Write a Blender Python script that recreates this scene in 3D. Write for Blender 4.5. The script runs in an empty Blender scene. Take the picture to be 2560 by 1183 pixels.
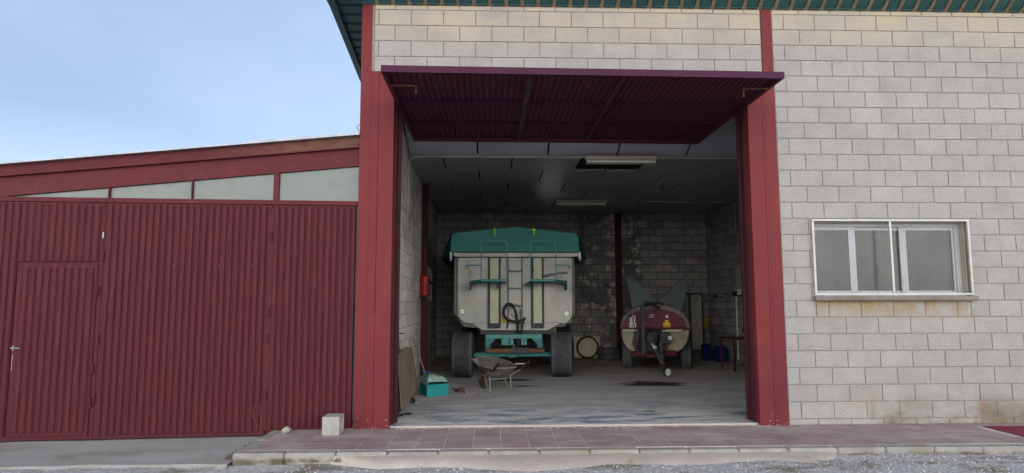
import bpy, math, random
from mathutils import Vector, Matrix
from mathutils import noise as mnoise
random.seed(7)
sc = bpy.context.scene
col = sc.collection
R = math.radians

# ------------------------------------------------------------------ camera
CAM = Vector((0.0, -7.735, 1.450)); PIT, YAW, ROL, FPX = 0.10227, 0.03325, -0.00227, 1615.9
cp, sp, cy_, sy_ = math.cos(PIT), math.sin(PIT), math.cos(YAW), math.sin(YAW)
FW = Vector((sy_*cp, cy_*cp, sp)); RT0 = Vector((cy_, -sy_, 0)); UP0 = RT0.cross(FW)
RT = RT0*math.cos(ROL) + UP0*math.sin(ROL); UP = UP0*math.cos(ROL) - RT0*math.sin(ROL)
cam_d = bpy.data.cameras.new("camera"); cam = bpy.data.objects.new("camera", cam_d); col.objects.link(cam)
m3 = Matrix((RT, UP, -FW)).transposed()
cam.matrix_world = Matrix.Translation(CAM) @ m3.to_4x4()
cam_d.sensor_width = 36; cam_d.lens = FPX/2560*36; cam_d.clip_end = 2000; cam_d.clip_start = 0.05
sc.camera = cam

# ------------------------------------------------------------------ light
FILL_GLOW, FILL_GLOW_TOP = (56, 54, 53), 0.66
SUN_EL, SUN_AZ = R(44), R(28)        # azimuth from +y (behind the building) towards +x
w = bpy.data.worlds.new("World"); sc.world = w; w.use_nodes = True
nt = w.node_tree; nt.nodes.clear()
out = nt.nodes.new('ShaderNodeOutputWorld'); bg = nt.nodes.new('ShaderNodeBackground')
sky = nt.nodes.new('ShaderNodeTexSky'); sky.sky_type = 'NISHITA'; sky.sun_disc = False
sky.sun_elevation = SUN_EL; sky.sun_rotation = SUN_AZ; sky.altitude = 500; sky.air_density = 1.0; sky.dust_density = 0.4; sky.ozone_density = 2.5
tc = nt.nodes.new('ShaderNodeTexCoord'); mp = nt.nodes.new('ShaderNodeMapping'); mp.inputs['Scale'].default_value = (0.9, 0.9, 1.8)
mp.inputs['Rotation'].default_value = (0.1, 0.35, 0.6)
nz = nt.nodes.new('ShaderNodeTexNoise'); nz.inputs['Scale'].default_value = 1.6; nz.inputs['Detail'].default_value = 7; nz.inputs['Roughness'].default_value = 0.55
cr = nt.nodes.new('ShaderNodeValToRGB'); cr.color_ramp.elements[0].position = 0.35; cr.color_ramp.elements[1].position = 0.85
cr.color_ramp.elements[0].color = (0.22, 0.22, 0.22, 1); cr.color_ramp.elements[1].color = (0.50, 0.50, 0.50, 1)
mx = nt.nodes.new('ShaderNodeMixRGB'); mx.inputs[2].default_value = (9.0, 10.7, 13.2, 1)
L = nt.links.new
L(tc.outputs['Generated'], mp.inputs['Vector']); L(mp.outputs[0], nz.inputs['Vector']); L(nz.outputs['Fac'], cr.inputs[0])
mxx = nt.nodes.new('ShaderNodeMath'); mxx.operation = 'MAXIMUM'; L(cr.outputs[0], mxx.inputs[0]); L(mxx.outputs[0], mx.inputs[0]); L(sky.outputs[0], mx.inputs[1])
# added fill glow low in the unseen sky behind the camera, lights facade and interior
sx = nt.nodes.new('ShaderNodeSeparateXYZ'); L(tc.outputs['Generated'], sx.inputs[0])
def mr(src, a, b, c=0.0, d=1.0):
    q = nt.nodes.new('ShaderNodeMapRange'); q.interpolation_type = 'SMOOTHSTEP'
    for k_, v_ in zip(('From Min','From Max','To Min','To Max'), (a, b, c, d)): q.inputs[k_].default_value = v_
    L(src, q.inputs['Value']); return q.outputs[0]
L(mr(sx.outputs['Z'], 0.42, 0.05, 0.0, 0.50), mxx.inputs[1])      # haze whitening towards the horizon
ma = nt.nodes.new('ShaderNodeMath'); ma.operation = 'MULTIPLY'
L(mr(sx.outputs['Y'], 0.05, -0.55), ma.inputs[0]); L(mr(sx.outputs['Z'], FILL_GLOW_TOP, 0.12, 0.12, 1.0), ma.inputs[1])
mb_ = nt.nodes.new('ShaderNodeMath'); mb_.operation = 'MULTIPLY'; L(ma.outputs[0], mb_.inputs[0]); L(mr(nz.outputs['Fac'], 0.30, 0.60, 0.55, 1.0), mb_.inputs[1])
m2 = nt.nodes.new('ShaderNodeMixRGB'); m2.inputs[2].default_value = (*FILL_GLOW, 1)
L(mb_.outputs[0], m2.inputs[0]); L(mx.outputs[0], m2.inputs[1]); L(m2.outputs[0], bg.inputs[0]); L(bg.outputs[0], out.inputs[0])
bg.inputs[1].default_value = 0.085
sun_d = bpy.data.lights.new("sun", 'SUN'); sun_d.energy = 5.0; sun_d.angle = R(0.5); sun_d.color = (1, 0.95, 0.87)
sun = bpy.data.objects.new("sun", sun_d); col.objects.link(sun)
sd = Vector((math.sin(SUN_AZ)*math.cos(SUN_EL), math.cos(SUN_AZ)*math.cos(SUN_EL), math.sin(SUN_EL)))
sun.rotation_euler = sd.to_track_quat('Z', 'Y').to_euler(); sun.location = (5, 20, 25)
sc.view_settings.view_transform = 'Standard'; sc.view_settings.look = 'None'; sc.view_settings.exposure = 0.5; sc.view_settings.gamma = 1.0
sc.cycles.max_bounces = 10; sc.cycles.diffuse_bounces = 8

# ------------------------------------------------------------------ helpers
def at(px, py, y):
    """point on the vertical plane y for a place measured in the photograph (2560 wide)"""
    d = FW*FPX + RT*(px-1280) - UP*(py-591.5)
    return CAM + d*((y-CAM.y)/d.y)
def atz(px, py, z):
    d = FW*FPX + RT*(px-1280) - UP*(py-591.5)
    return CAM + d*((z-CAM.z)/d.z)

class MB:
    def __init__(s, M=None): s.v = []; s.f = []; s.M = M
    def add(s, vs, fs):
        n = len(s.v)
        s.v += [(s.M @ Vector(p)) if s.M else Vector(p) for p in vs]
        s.f += [tuple(i+n for i in f) for f in fs]
        return s
    def box(s, x0, x1, y0, y1, z0, z1, b=0.0):
        if b <= 0:
            return s.add([(x0,y0,z0),(x1,y0,z0),(x1,y1,z0),(x0,y1,z0),(x0,y0,z1),(x1,y0,z1),(x1,y1,z1),(x0,y1,z1)],
                  [(0,3,2,1),(4,5,6,7),(0,1,5,4),(1,2,6,5),(2,3,7,6),(3,0,4,7)])
        # chamfered box
        V = []; idx = {}
        for ix, X in enumerate((x0, x1)):
            for iy, Y in enumerate((y0, y1)):
                for iz, Z in enumerate((z0, z1)):
                    sx, sy, sz = (1 if ix == 0 else -1), (1 if iy == 0 else -1), (1 if iz == 0 else -1)
                    idx[ix,iy,iz] = (len(V), len(V)+1, len(V)+2)
                    V += [(X, Y+sy*b, Z+sz*b), (X+sx*b, Y, Z+sz*b), (X+sx*b, Y+sy*b, Z)]
        F = []
        for a in (0, 1):
            F.append([idx[a,i,j][0] for i, j in ((0,0),(1,0),(1,1),(0,1))][::(1 if a else -1)])
            F.append([idx[i,a,j][1] for i, j in ((0,0),(1,0),(1,1),(0,1))][::(-1 if a else 1)])
            F.append([idx[i,j,a][2] for i, j in ((0,0),(1,0),(1,1),(0,1))][::(1 if a else -1)])
            for c in (0, 1):
                F.append((idx[a,c,0][0], idx[a,c,1][0], idx[a,c,1][1], idx[a,c,0][1]))
                F.append((idx[a,0,c][0], idx[a,1,c][0], idx[a,1,c][2], idx[a,0,c][2]))
                F.append((idx[0,a,c][1], idx[1,a,c][1], idx[1,a,c][2], idx[0,a,c][2]))
        for k in idx.values(): F.append(k)
        return s.add(V, F)
    def prism(s, poly, y0, y1):            # polygon in x,z pushed along y
        n = len(poly)
        vs = [(x, y0, z) for x, z in poly] + [(x, y1, z) for x, z in poly]
        fs = [tuple(range(n)), tuple(range(2*n-1, n-1, -1))] + [(i, i+n, (i+1) % n+n, (i+1) % n) for i in range(n)]
        return s.add(vs, fs)
    def slab(s, pts, t):                   # arbitrary planar polygon with thickness along its normal
        P = [Vector(p) for p in pts]; n = (P[1]-P[0]).cross(P[2]-P[0]).normalized()*t; k = len(P)
        return s.add(P+[p+n for p in P], [tuple(range(k))[::-1], tuple(range(k, 2*k))] + [(i, (i+1) % k, (i+1) % k+k, i+k) for i in range(k)])
    def tube(s, pts, r, n=8, closed=False, caps=True):
        P = [Vector(p) for p in pts]; m = len(P); rs = r if isinstance(r, (list, tuple)) else [r]*m
        vs = []; fs = []; ref = None
        for i, p in enumerate(P):
            if closed: t = P[(i+1) % m]-P[i-1]
            else: t = P[min(i+1, m-1)]-P[max(i-1, 0)]
            t.normalize()
            if ref is None:
                ref = Vector((0,0,1)) if abs(t.z) < 0.9 else Vector((1,0,0))
            a = t.cross(ref).normalized(); b = a.cross(t).normalized(); ref = b
            for k in range(n):
                q = 2*math.pi*k/n
                vs.append(p + (a*math.cos(q)+b*math.sin(q))*rs[i])
        for i in range(m if closed else m-1):
            j = (i+1) % m
            for k in range(n):
                fs.append((i*n+k, i*n+(k+1) % n, j*n+(k+1) % n, j*n+k))
        if caps and not closed:
            fs += [tuple(range(n))[::-1], tuple(range((m-1)*n, m*n))]
        return s.add(vs, fs)
    def lathe(s, prof, c, axis='z', n=32, closed=True):   # prof: (radius, along)
        vs = []; fs = []; m = len(prof)
        for i in range(n):
            q = 2*math.pi*i/n; cq, sq = math.cos(q), math.sin(q)
            for r, h in prof:
                if axis == 'z': p = (r*cq, r*sq, h)
                elif axis == 'x': p = (h, r*cq, r*sq)
                else: p = (r*cq, h, r*sq)
                vs.append(Vector(p)+Vector(c))
        for i in range(n):
            j = (i+1) % n
            for k in range(m-1 if not closed else m):
                l = (k+1) % m
                fs.append((i*m+k, j*m+k, j*m+l, i*m+l))
        return s.add(vs, fs)
    def disc(s, c, r, y0, y1, n=24):
        return s.prism([(c[0]+r*math.cos(2*math.pi*i/n), c[1]+r*math.sin(2*math.pi*i/n)) for i in range(n)], y0, y1)
    def build(s, name, mat, parent=None, smooth=False, label=None, bevel=0, **kw):
        me = bpy.data.meshes.new(name)
        if parent is not None:
            o0 = WL[parent.name]
        else:
            xs = [p.x for p in s.v]; ys = [p.y for p in s.v]; zs = [p.z for p in s.v]
            o0 = Vector(((min(xs)+max(xs))/2, (min(ys)+max(ys))/2, min(zs)))
        me.from_pydata([p-o0 for p in s.v], [], s.f); me.validate(); me.update()
        if smooth:
            for p in me.polygons: p.use_smooth = True
            try: me.set_sharp_from_angle(angle=R(40))
            except Exception: pass
        me.materials.append(mat)
        o = bpy.data.objects.new(name, me); col.objects.link(o)
        if parent is not None: o.parent = parent
        else: o.location = o0
        WL[o.name] = o0
        if bevel:
            b = o.modifiers.new("bevel", 'BEVEL'); b.width = bevel; b.segments = 2; b.limit_method = 'ANGLE'
        if label: o['label'] = label
        for k, v in kw.items(): o[k] = v
        return o
WL = {}
def thing(name, loc, label, cat, group=None):
    o = bpy.data.objects.new(name, None); col.objects.link(o); o.location = loc; o.empty_display_size = 0.1
    o['label'] = label; o['category'] = cat
    if group: o['group'] = group
    WL[o.name] = Vector(loc); return o

# ------------------------------------------------------------------ materials
def mat(name, c1, c2=None, scale=4, sv=(1,1,1), lo=0.35, hi=0.7, rough=0.7, metal=0.0, bump=0.0, bscale=80, island=0.0,
        c3=None, s3=1.5, sv3=(1,1,1), lo3=0.55, hi3=0.7, spec=0.12, extra=None, fine=0.0, rvar=0.12):
    m = bpy.data.materials.new(name); m.use_nodes = True; t = m.node_tree; N = t.nodes; K = t.links.new
    b = N['Principled BSDF']; b.inputs['Roughness'].default_value = rough; b.inputs['Metallic'].default_value = metal
    b.inputs['Specular IOR Level'].default_value = spec
    tc = N.new('ShaderNodeTexCoord')
    def noise(sc_, sv_, det=8, ro=0.6):
        mp = N.new('ShaderNodeMapping'); mp.inputs['Scale'].default_value = sv_; K(tc.outputs['Object'], mp.inputs[0])
        n = N.new('ShaderNodeTexNoise'); n.inputs['Scale'].default_value = sc_; n.inputs['Detail'].default_value = det; n.inputs['Roughness'].default_value = ro
        K(mp.outputs[0], n.inputs['Vector']); return n
    def ramp(src, a, z):
        r = N.new('ShaderNodeMapRange'); r.inputs['From Min'].default_value = a; r.inputs['From Max'].default_value = z; K(src, r.inputs['Value']); return r.outputs[0]
    def mix(f, a, bcol, mode='MIX'):
        x = N.new('ShaderNodeMixRGB'); x.blend_type = mode
        if isinstance(f, float): x.inputs[0].default_value = f
        else: K(f, x.inputs[0])
        for i, c in ((1, a), (2, bcol)):
            if isinstance(c, tuple): x.inputs[i].default_value = (*c, 1)
            else: K(c, x.inputs[i])
        return x.outputs[0]
    cur = tuple(c1)
    if c2: cur = mix(ramp(noise(scale, sv).outputs['Fac'], lo, hi), tuple(c1), tuple(c2))
    if c3: cur = mix(ramp(noise(s3, sv3, 10, 0.65).outputs['Fac'], lo3, hi3), cur, tuple(c3))
    if fine:
        f = noise(75, (1,1,1), 4, 0.75); r = ramp(f.outputs['Fac'], 0.3, 0.7)
        g = N.new('ShaderNodeMapRange'); g.inputs['To Min'].default_value = 1-fine; g.inputs['To Max'].default_value = 1+fine; K(r, g.inputs['Value'])
        cur = mix(1.0, cur, g.outputs[0], 'MULTIPLY')
    if island:
        g = N.new('ShaderNodeNewGeometry'); r = N.new('ShaderNodeMapRange')
        r.inputs['To Min'].default_value = 1-island; r.inputs['To Max'].default_value = 1+island*0.6
        K(g.outputs['Random Per Island'], r.inputs['Value']); cur = mix(1.0, cur, r.outputs[0], 'MULTIPLY')
    if extra: cur = extra(N, K, tc, noise, ramp, mix, cur)
    if isinstance(cur, tuple): b.inputs['Base Color'].default_value = (*cur, 1)
    else: K(cur, b.inputs['Base Color'])
    if bump:
        bn = noise(bscale, (1,1,1), 5, 0.6); bu = N.new('ShaderNodeBump'); bu.inputs['Strength'].default_value = bump; bu.inputs['Distance'].default_value = 0.01
        K(bn.outputs['Fac'], bu.inputs['Height']); K(bu.outputs[0], b.inputs['Normal'])
    rn = noise(scale*2.3, sv); rr = N.new('ShaderNodeMapRange'); rr.inputs['To Min'].default_value = max(0.05, rough-rvar); rr.inputs['To Max'].default_value = min(1, rough+rvar)
    K(rn.outputs['Fac'], rr.inputs['Value']); K(rr.outputs[0], b.inputs['Roughness'])
    return m

def zx_mask(N, K, tc, mix, z0, z1, x0=None, x1=None):
    """1 at height z1 falling to 0 at z0 (world metres), optionally only between x0 and x1"""
    g = N.new('ShaderNodeNewGeometry'); s = N.new('ShaderNodeSeparateXYZ'); K(g.outputs['Position'], s.inputs[0])
    r = N.new('ShaderNodeMapRange'); r.inputs['From Min'].default_value = z0; r.inputs['From Max'].default_value = z1; K(s.outputs['Z'], r.inputs['Value'])
    o = r.outputs[0]
    if x0 is not None:
        for lim, sg in ((x0, 0.04), (x1, -0.04)):
            q = N.new('ShaderNodeMapRange'); q.inputs['From Min'].default_value = lim; q.inputs['From Max'].default_value = lim+sg; K(s.outputs['X'], q.inputs['Value'])
            mm = N.new('ShaderNodeMath'); mm.operation = 'MULTIPLY'; K(o, mm.inputs[0]); K(q.outputs[0], mm.inputs[1]); o = mm.outputs[0]
    return o
def mul(N, K, a, b):
    mm = N.new('ShaderNodeMath'); mm.operation = 'MULTIPLY'; K(a, mm.inputs[0]); K(b, mm.inputs[1]); return mm.outputs[0]
def wall_stains(N, K, tc, noise, ramp, mix, cur):
    # ochre water stains below the eave, colour lightened to offset the eave's shade
    m1 = mul(N, K, zx_mask(N, K, tc, mix, 4.55, 5.15), ramp(noise(1.3, (1,1,2.5)).outputs['Fac'], 0.3, 0.62))
    cur = mix(m1, cur, (0.34, 0.285, 0.185))
    # rust runs below the window sill: band limited above by the sill
    a = zx_mask(N, K, tc, mix, 1.22, 1.46, 3.9, 5.95); q = zx_mask(N, K, tc, mix, 1.50, 1.47)
    m2 = mul(N, K, mul(N, K, a, q), ramp(noise(7, (1,1,0.35)).outputs['Fac'], 0.38, 0.56))
    cur = mix(m2, cur, (0.22, 0.15, 0.065))
    # damp, dirty foot of the wall towards the right
    a = mul(N, K, zx_mask(N, K, tc, mix, 0.38, 0.12, 4.5, 20), ramp(noise(2.2, (1,1,1.5)).outputs['Fac'], 0.36, 0.6))
    cur = mix(a, cur, (0.135, 0.12, 0.09))
    a = mul(N, K, zx_mask(N, K, tc, mix, 0.34, 0.05, 5.75, 20), ramp(noise(4, (1,1,0.5)).outputs['Fac'], 0.47, 0.6))
    return mix(a, cur, (0.18, 0.085, 0.03))
M = {}
M['block'] = mat('concrete_block', (0.262,0.252,0.240), (0.218,0.208,0.197), scale=3, rough=0.9, bump=1.0, bscale=45, island=0.055, fine=0.14,
                 c3=(0.245,0.225,0.185), s3=0.7, sv3=(1,1,1.4), lo3=0.58, hi3=0.8, extra=wall_stains)
M['mortar'] = mat('mortar', (0.165,0.142,0.127), (0.215,0.19,0.168), scale=9, rough=0.95, bump=0.6, bscale=90)
M['block_in'] = mat('interior_block', (0.48,0.455,0.42), (0.37,0.35,0.32), scale=2.5, rough=0.95, bump=0.6, bscale=50, island=0.14, fine=0.06,
                 c3=(0.12,0.115,0.11), s3=0.9, lo3=0.52, hi3=0.75)
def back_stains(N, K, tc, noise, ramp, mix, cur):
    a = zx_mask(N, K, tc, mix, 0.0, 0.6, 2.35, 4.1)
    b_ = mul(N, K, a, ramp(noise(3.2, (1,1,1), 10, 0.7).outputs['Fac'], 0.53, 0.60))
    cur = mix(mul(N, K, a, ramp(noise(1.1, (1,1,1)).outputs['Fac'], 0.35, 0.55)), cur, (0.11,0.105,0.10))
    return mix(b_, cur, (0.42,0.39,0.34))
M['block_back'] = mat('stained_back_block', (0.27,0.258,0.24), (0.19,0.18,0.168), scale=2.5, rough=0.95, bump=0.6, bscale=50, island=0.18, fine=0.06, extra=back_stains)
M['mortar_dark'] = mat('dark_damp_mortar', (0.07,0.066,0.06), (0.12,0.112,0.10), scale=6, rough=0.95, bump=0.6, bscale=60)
M['mortar_in'] = mat('interior_mortar', (0.15,0.14,0.125), (0.22,0.205,0.18), scale=6, rough=0.95, bump=0.6, bscale=60)
M['red'] = mat('oxide_red_paint', (0.122,0.0185,0.0195), (0.088,0.0165,0.023), scale=1.2, sv=(1,1,0.5), rough=0.55, bump=0.08, bscale=120, fine=0.05,
               c3=(0.150,0.029,0.026), s3=2.2, sv3=(1,1,0.3), lo3=0.55, hi3=0.75)
def red_specks(N, K, tc, noise, ramp, mix, cur):
    a = mul(N, K, zx_mask(N, K, tc, mix, 0.16, 0.0), ramp(noise(45, (1,1,1), 2, 0.5).outputs['Fac'], 0.66, 0.69))
    cur = mix(a, cur, (0.45,0.40,0.38))
    return mix(ramp(noise(9, (3,3,0.5), 6, 0.7).outputs['Fac'], 0.70, 0.76), cur, (0.060,0.018,0.018))
for n_ in [0]:
    M['red'] = mat('oxide_red_paint', (0.122,0.0185,0.0195), (0.088,0.0165,0.023), scale=1.2, sv=(1,1,0.5), rough=0.55, bump=0.15, bscale=60, fine=0.08,
               c3=(0.150,0.029,0.026), s3=2.2, sv3=(1,1,0.3), lo3=0.55, hi3=0.75, extra=red_specks)
M['red_dark'] = mat('wine_red_paint', (0.046,0.0092,0.0155), (0.074,0.0130,0.0185), scale=5, sv=(6,6,0.3), rough=0.6, bump=0.1, bscale=90, fine=0.07,
               c3=(0.105,0.026,0.029), s3=6, sv3=(8,8,0.35), lo3=0.56, hi3=0.75)
M['red_shed'] = mat('faded_red_beam', (0.083,0.0155,0.019), (0.066,0.0135,0.020), scale=1.5, sv=(1,1,3), rough=0.6, bump=0.1, bscale=90, fine=0.05,
               c3=(0.12,0.03,0.03), s3=2.5, lo3=0.55, hi3=0.75)
def foam(N, K, tc, noise, ramp, mix, cur):
    g = N.new('ShaderNodeNewGeometry'); s = N.new('ShaderNodeSeparateXYZ'); K(g.outputs['Position'], s.inputs[0])
    r = N.new('ShaderNodeMapRange'); r.inputs['From Min'].default_value = -3.4; r.inputs['From Max'].default_value = -2.2; K(s.outputs['X'], r.inputs['Value'])
    return mix(mul(N, K, r.outputs[0], ramp(noise(5, (1,1,2.5), 10, 0.75).outputs['Fac'], 0.34, 0.72)), cur, (0.105,0.075,0.038))
M['red_fascia'] = mat('stained_red_fascia', (0.083,0.0155,0.019), (0.066,0.0135,0.020), scale=2, rough=0.6, bump=0.1, extra=foam)
M['maroon_dark'] = mat('dark_maroon_steel', (0.042,0.011,0.014), (0.030,0.009,0.012), scale=5, sv=(4,4,0.4), rough=0.6, c3=(0.065,0.02,0.022), s3=6, lo3=0.6, hi3=0.75)
M['purple'] = mat('weathered_maroon_paint', (0.046,0.009,0.030), (0.036,0.008,0.024), scale=3, sv=(1,1,1), rough=0.55, bump=0.1, bscale=90, fine=0.08,
               c3=(0.10,0.05,0.07), s3=14, lo3=0.68, hi3=0.78)
M['leaf'] = mat('dirty_maroon_sheet', (0.092,0.023,0.040), (0.058,0.019,0.029), scale=8, sv=(8,0.6,8), rough=0.6, fine=0.08,
               c3=(0.11,0.05,0.055), s3=9, sv3=(9,0.7,9), lo3=0.6, hi3=0.8)
M['green'] = mat('teal_roof_sheet', (0.030,0.075,0.075), (0.022,0.055,0.06), scale=3, rough=0.45, bump=0.05, c3=(0.07,0.085,0.075), s3=6, lo3=0.62, hi3=0.8)
M['foamtan'] = mat('ochre_foam_closer', (0.17,0.13,0.08), (0.09,0.07,0.05), scale=14, rough=0.95, bump=0.6)
M['concrete'] = mat('kerb_concrete', (0.28,0.27,0.245), (0.18,0.175,0.15), scale=5, rough=0.9, bump=0.6, bscale=60, island=0.08, fine=0.10,
               c3=(0.15,0.14,0.085), s3=5, lo3=0.60, hi3=0.78)
M['skirt'] = mat('mortar_skirt', (0.38,0.33,0.29), (0.29,0.265,0.24), scale=3, rough=0.95, bump=0.7, bscale=50, fine=0.1, c3=(0.24,0.18,0.10), s3=4, lo3=0.6, hi3=0.75)
M['apron'] = mat('old_concrete_apron', (0.29,0.285,0.28), (0.215,0.205,0.19), scale=1.6, sv=(0.6,1.6,1), rough=0.9, bump=0.6, bscale=60, fine=0.16,
               c3=(0.13,0.12,0.055), s3=1.1, sv3=(1,1.4,1), lo3=0.56, hi3=0.72)
M['tile'] = mat('red_paving_tile', (0.250,0.185,0.185), (0.195,0.145,0.150), scale=3.5, rough=0.8, bump=0.25, bscale=120, island=0.12, fine=0.12,
               c3=(0.31,0.27,0.26), s3=1.4, sv3=(1,1.6,1), lo3=0.42, hi3=0.70)
M['grout'] = mat('pale_grout', (0.44,0.41,0.41), (0.30,0.26,0.26), scale=3, rough=0.95, bump=0.4)
M['gravel'] = mat('gravel_ground', (0.24,0.24,0.245), (0.46,0.46,0.47), scale=34, rough=0.95, bump=1.0, bscale=110, fine=0.55,
               c3=(0.17,0.155,0.12), s3=1.6, sv3=(1,1.8,1), lo3=0.50, hi3=0.62)
M['pebble'] = mat('pebble', (0.42,0.42,0.43), (0.25,0.25,0.25), scale=20, rough=0.9, island=0.6)
def kerb_moss(N, K, tc, noise, ramp, mix, cur):
    a = mul(N, K, zx_mask(N, K, tc, mix, -0.030, -0.065), ramp(noise(4, (1,1,1)).outputs['Fac'], 0.40, 0.6))
    return mix(a, cur, (0.095,0.088,0.06))
M['kerbm'] = mat('kerb_stone', (0.27,0.265,0.25), (0.18,0.175,0.155), scale=5, rough=0.9, bump=0.8, bscale=45, island=0.12, fine=0.16,
               c3=(0.21,0.18,0.12), s3=3, lo3=0.50, hi3=0.75, extra=kerb_moss)
def floor_x(N, K, tc, noise, ramp, mix, cur):
    g = N.new('ShaderNodeNewGeometry'); s = N.new('ShaderNodeSeparateXYZ'); K(g.outputs['Position'], s.inputs[0])
    def band(a, b_):
        r = N.new('ShaderNodeMapRange'); r.inputs['From Min'].default_value = a; r.inputs['From Max'].default_value = b_; K(s.outputs['Y'], r.inputs['Value']); return r.outputs[0]
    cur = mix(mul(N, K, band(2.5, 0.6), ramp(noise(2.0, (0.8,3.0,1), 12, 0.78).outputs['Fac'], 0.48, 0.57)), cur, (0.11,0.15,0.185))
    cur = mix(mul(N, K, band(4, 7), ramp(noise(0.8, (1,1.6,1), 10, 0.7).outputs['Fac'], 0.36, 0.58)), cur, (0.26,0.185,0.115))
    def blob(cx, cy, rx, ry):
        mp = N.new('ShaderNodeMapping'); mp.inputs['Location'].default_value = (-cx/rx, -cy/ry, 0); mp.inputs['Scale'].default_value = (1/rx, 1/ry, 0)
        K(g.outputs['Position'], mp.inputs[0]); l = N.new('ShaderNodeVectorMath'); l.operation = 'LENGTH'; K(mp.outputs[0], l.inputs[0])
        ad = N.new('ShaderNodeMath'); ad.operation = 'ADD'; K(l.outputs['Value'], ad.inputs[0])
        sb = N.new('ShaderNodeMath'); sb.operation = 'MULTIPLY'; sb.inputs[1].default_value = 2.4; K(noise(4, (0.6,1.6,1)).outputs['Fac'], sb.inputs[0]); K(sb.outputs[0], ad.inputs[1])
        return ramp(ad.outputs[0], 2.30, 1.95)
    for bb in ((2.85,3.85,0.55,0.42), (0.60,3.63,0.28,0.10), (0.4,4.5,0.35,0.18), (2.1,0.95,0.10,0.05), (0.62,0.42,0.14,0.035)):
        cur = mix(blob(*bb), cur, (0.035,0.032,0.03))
    return cur
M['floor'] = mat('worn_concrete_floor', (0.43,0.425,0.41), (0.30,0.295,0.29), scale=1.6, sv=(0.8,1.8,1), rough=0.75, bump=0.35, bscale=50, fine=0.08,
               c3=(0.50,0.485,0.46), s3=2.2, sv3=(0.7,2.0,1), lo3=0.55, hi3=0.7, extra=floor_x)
M['ceil'] = mat('grey_insulation_panel', (0.27,0.275,0.31), (0.22,0.225,0.26), scale=1.5, rough=0.30, island=0.05, spec=0.8, rvar=0.0)
M['void'] = mat('dark_void', (0.02,0.02,0.022), rough=0.9)
M['white'] = mat('white_painted_steel', (0.40,0.42,0.39), (0.32,0.33,0.30), scale=6, rough=0.5, c3=(0.36,0.28,0.17), s3=9, lo3=0.66, hi3=0.8)
M['alu_white'] = mat('white_aluminium', (0.46,0.49,0.52), (0.40,0.41,0.41), scale=4, rough=0.4)
M['wire'] = mat('grille_wire', (0.095,0.095,0.088), (0.07,0.068,0.06), scale=12, rough=0.6)
M['galv'] = mat('galvanised_edge', (0.30,0.32,0.36), (0.22,0.23,0.25), scale=6, rough=0.4, metal=0.3)
M['pane'] = mat('frosted_clerestory_pane', (0.055,0.073,0.064), (0.045,0.060,0.053), scale=2, rough=0.30, spec=0.6, c3=(0.068,0.083,0.077), s3=5, lo3=0.5, hi3=0.8)
M['cream'] = mat('cream_plastic', (0.44,0.41,0.31), (0.34,0.31,0.23), scale=4, rough=0.6)
M['tube_white'] = mat('white_lamp_tube', (0.75,0.75,0.72), rough=0.3)
M['black'] = mat('black_rubber', (0.018,0.018,0.02), (0.03,0.03,0.032), scale=10, rough=0.75)
M['tyre'] = mat('dusty_tyre_rubber', (0.085,0.085,0.09), (0.045,0.045,0.048), scale=7, rough=0.85, bump=0.5, bscale=70, c3=(0.12,0.115,0.11), s3=30, lo3=0.63, hi3=0.72)
M['alu'] = mat('dirty_aluminium_panel', (0.36,0.36,0.315), (0.25,0.255,0.235), scale=2.2, sv=(1,1,0.5), rough=0.5, metal=0.1, c3=(0.19,0.18,0.14), s3=2.5, sv3=(1.5,1.5,0.5), lo3=0.56, hi3=0.75, fine=0.04)
M['alu_strip'] = mat('pale_green_strip', (0.42,0.435,0.30), (0.33,0.345,0.25), scale=3, rough=0.5)
M['steel_dark'] = mat('dark_steel', (0.055,0.055,0.06), (0.035,0.035,0.04), scale=6, rough=0.55)
M['rim_grey'] = mat('grey_trailer_rib', (0.14,0.14,0.145), (0.09,0.09,0.095), scale=5, rough=0.6)
M['teal'] = mat('teal_tarpaulin', (0.036,0.155,0.130), (0.027,0.125,0.108), scale=1.8, rough=0.6, bump=0.9, bscale=4, fine=0.04, c3=(0.055,0.19,0.16), s3=1.4, sv3=(1,1,3), lo3=0.5, hi3=0.75)
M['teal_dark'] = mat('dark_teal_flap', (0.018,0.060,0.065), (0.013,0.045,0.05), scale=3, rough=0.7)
M['teal_metal'] = mat('teal_painted_steel', (0.05,0.21,0.19), (0.025,0.12,0.12), scale=5, rough=0.5, c3=(0.08,0.23,0.21), s3=5, lo3=0.6, hi3=0.75)
M['teal_light'] = mat('bright_teal_plate', (0.085,0.25,0.225), (0.055,0.18,0.165), scale=6, rough=0.5)
M['rust'] = mat('rusty_steel', (0.14,0.075,0.045), (0.09,0.045,0.03), scale=8, rough=0.85, bump=0.3)
M['yellow'] = mat('yellow_sticker', (0.55,0.42,0.03), rough=0.6)
M['orange'] = mat('amber_sticker', (0.62,0.34,0.04), rough=0.6)
M['yrope'] = mat('yellow_green_strap', (0.45,0.52,0.03), rough=0.8)
M['reflector'] = mat('pale_reflector', (0.72,0.80,0.62), rough=0.35)
M['whitep'] = mat('white_plastic', (0.55,0.56,0.55), (0.42,0.42,0.41), scale=9, rough=0.5)
M['maroon'] = mat('maroon_tank_paint', (0.105,0.018,0.036), (0.07,0.016,0.028), scale=3, rough=0.45, c3=(0.13,0.06,0.065), s3=3, lo3=0.55, hi3=0.75)
M['tank'] = mat('dusty_cream_tank', (0.30,0.285,0.19), (0.16,0.15,0.11), scale=3, rough=0.6, c3=(0.22,0.20,0.16), s3=3.5, lo3=0.55, hi3=0.75)
M['tank_rim'] = mat('grey_pink_tank_shell', (0.17,0.145,0.14), (0.12,0.10,0.10), scale=3, rough=0.6)
M['fin'] = mat('grey_green_fin', (0.12,0.155,0.145), (0.095,0.12,0.113), scale=4, rough=0.5)
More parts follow.
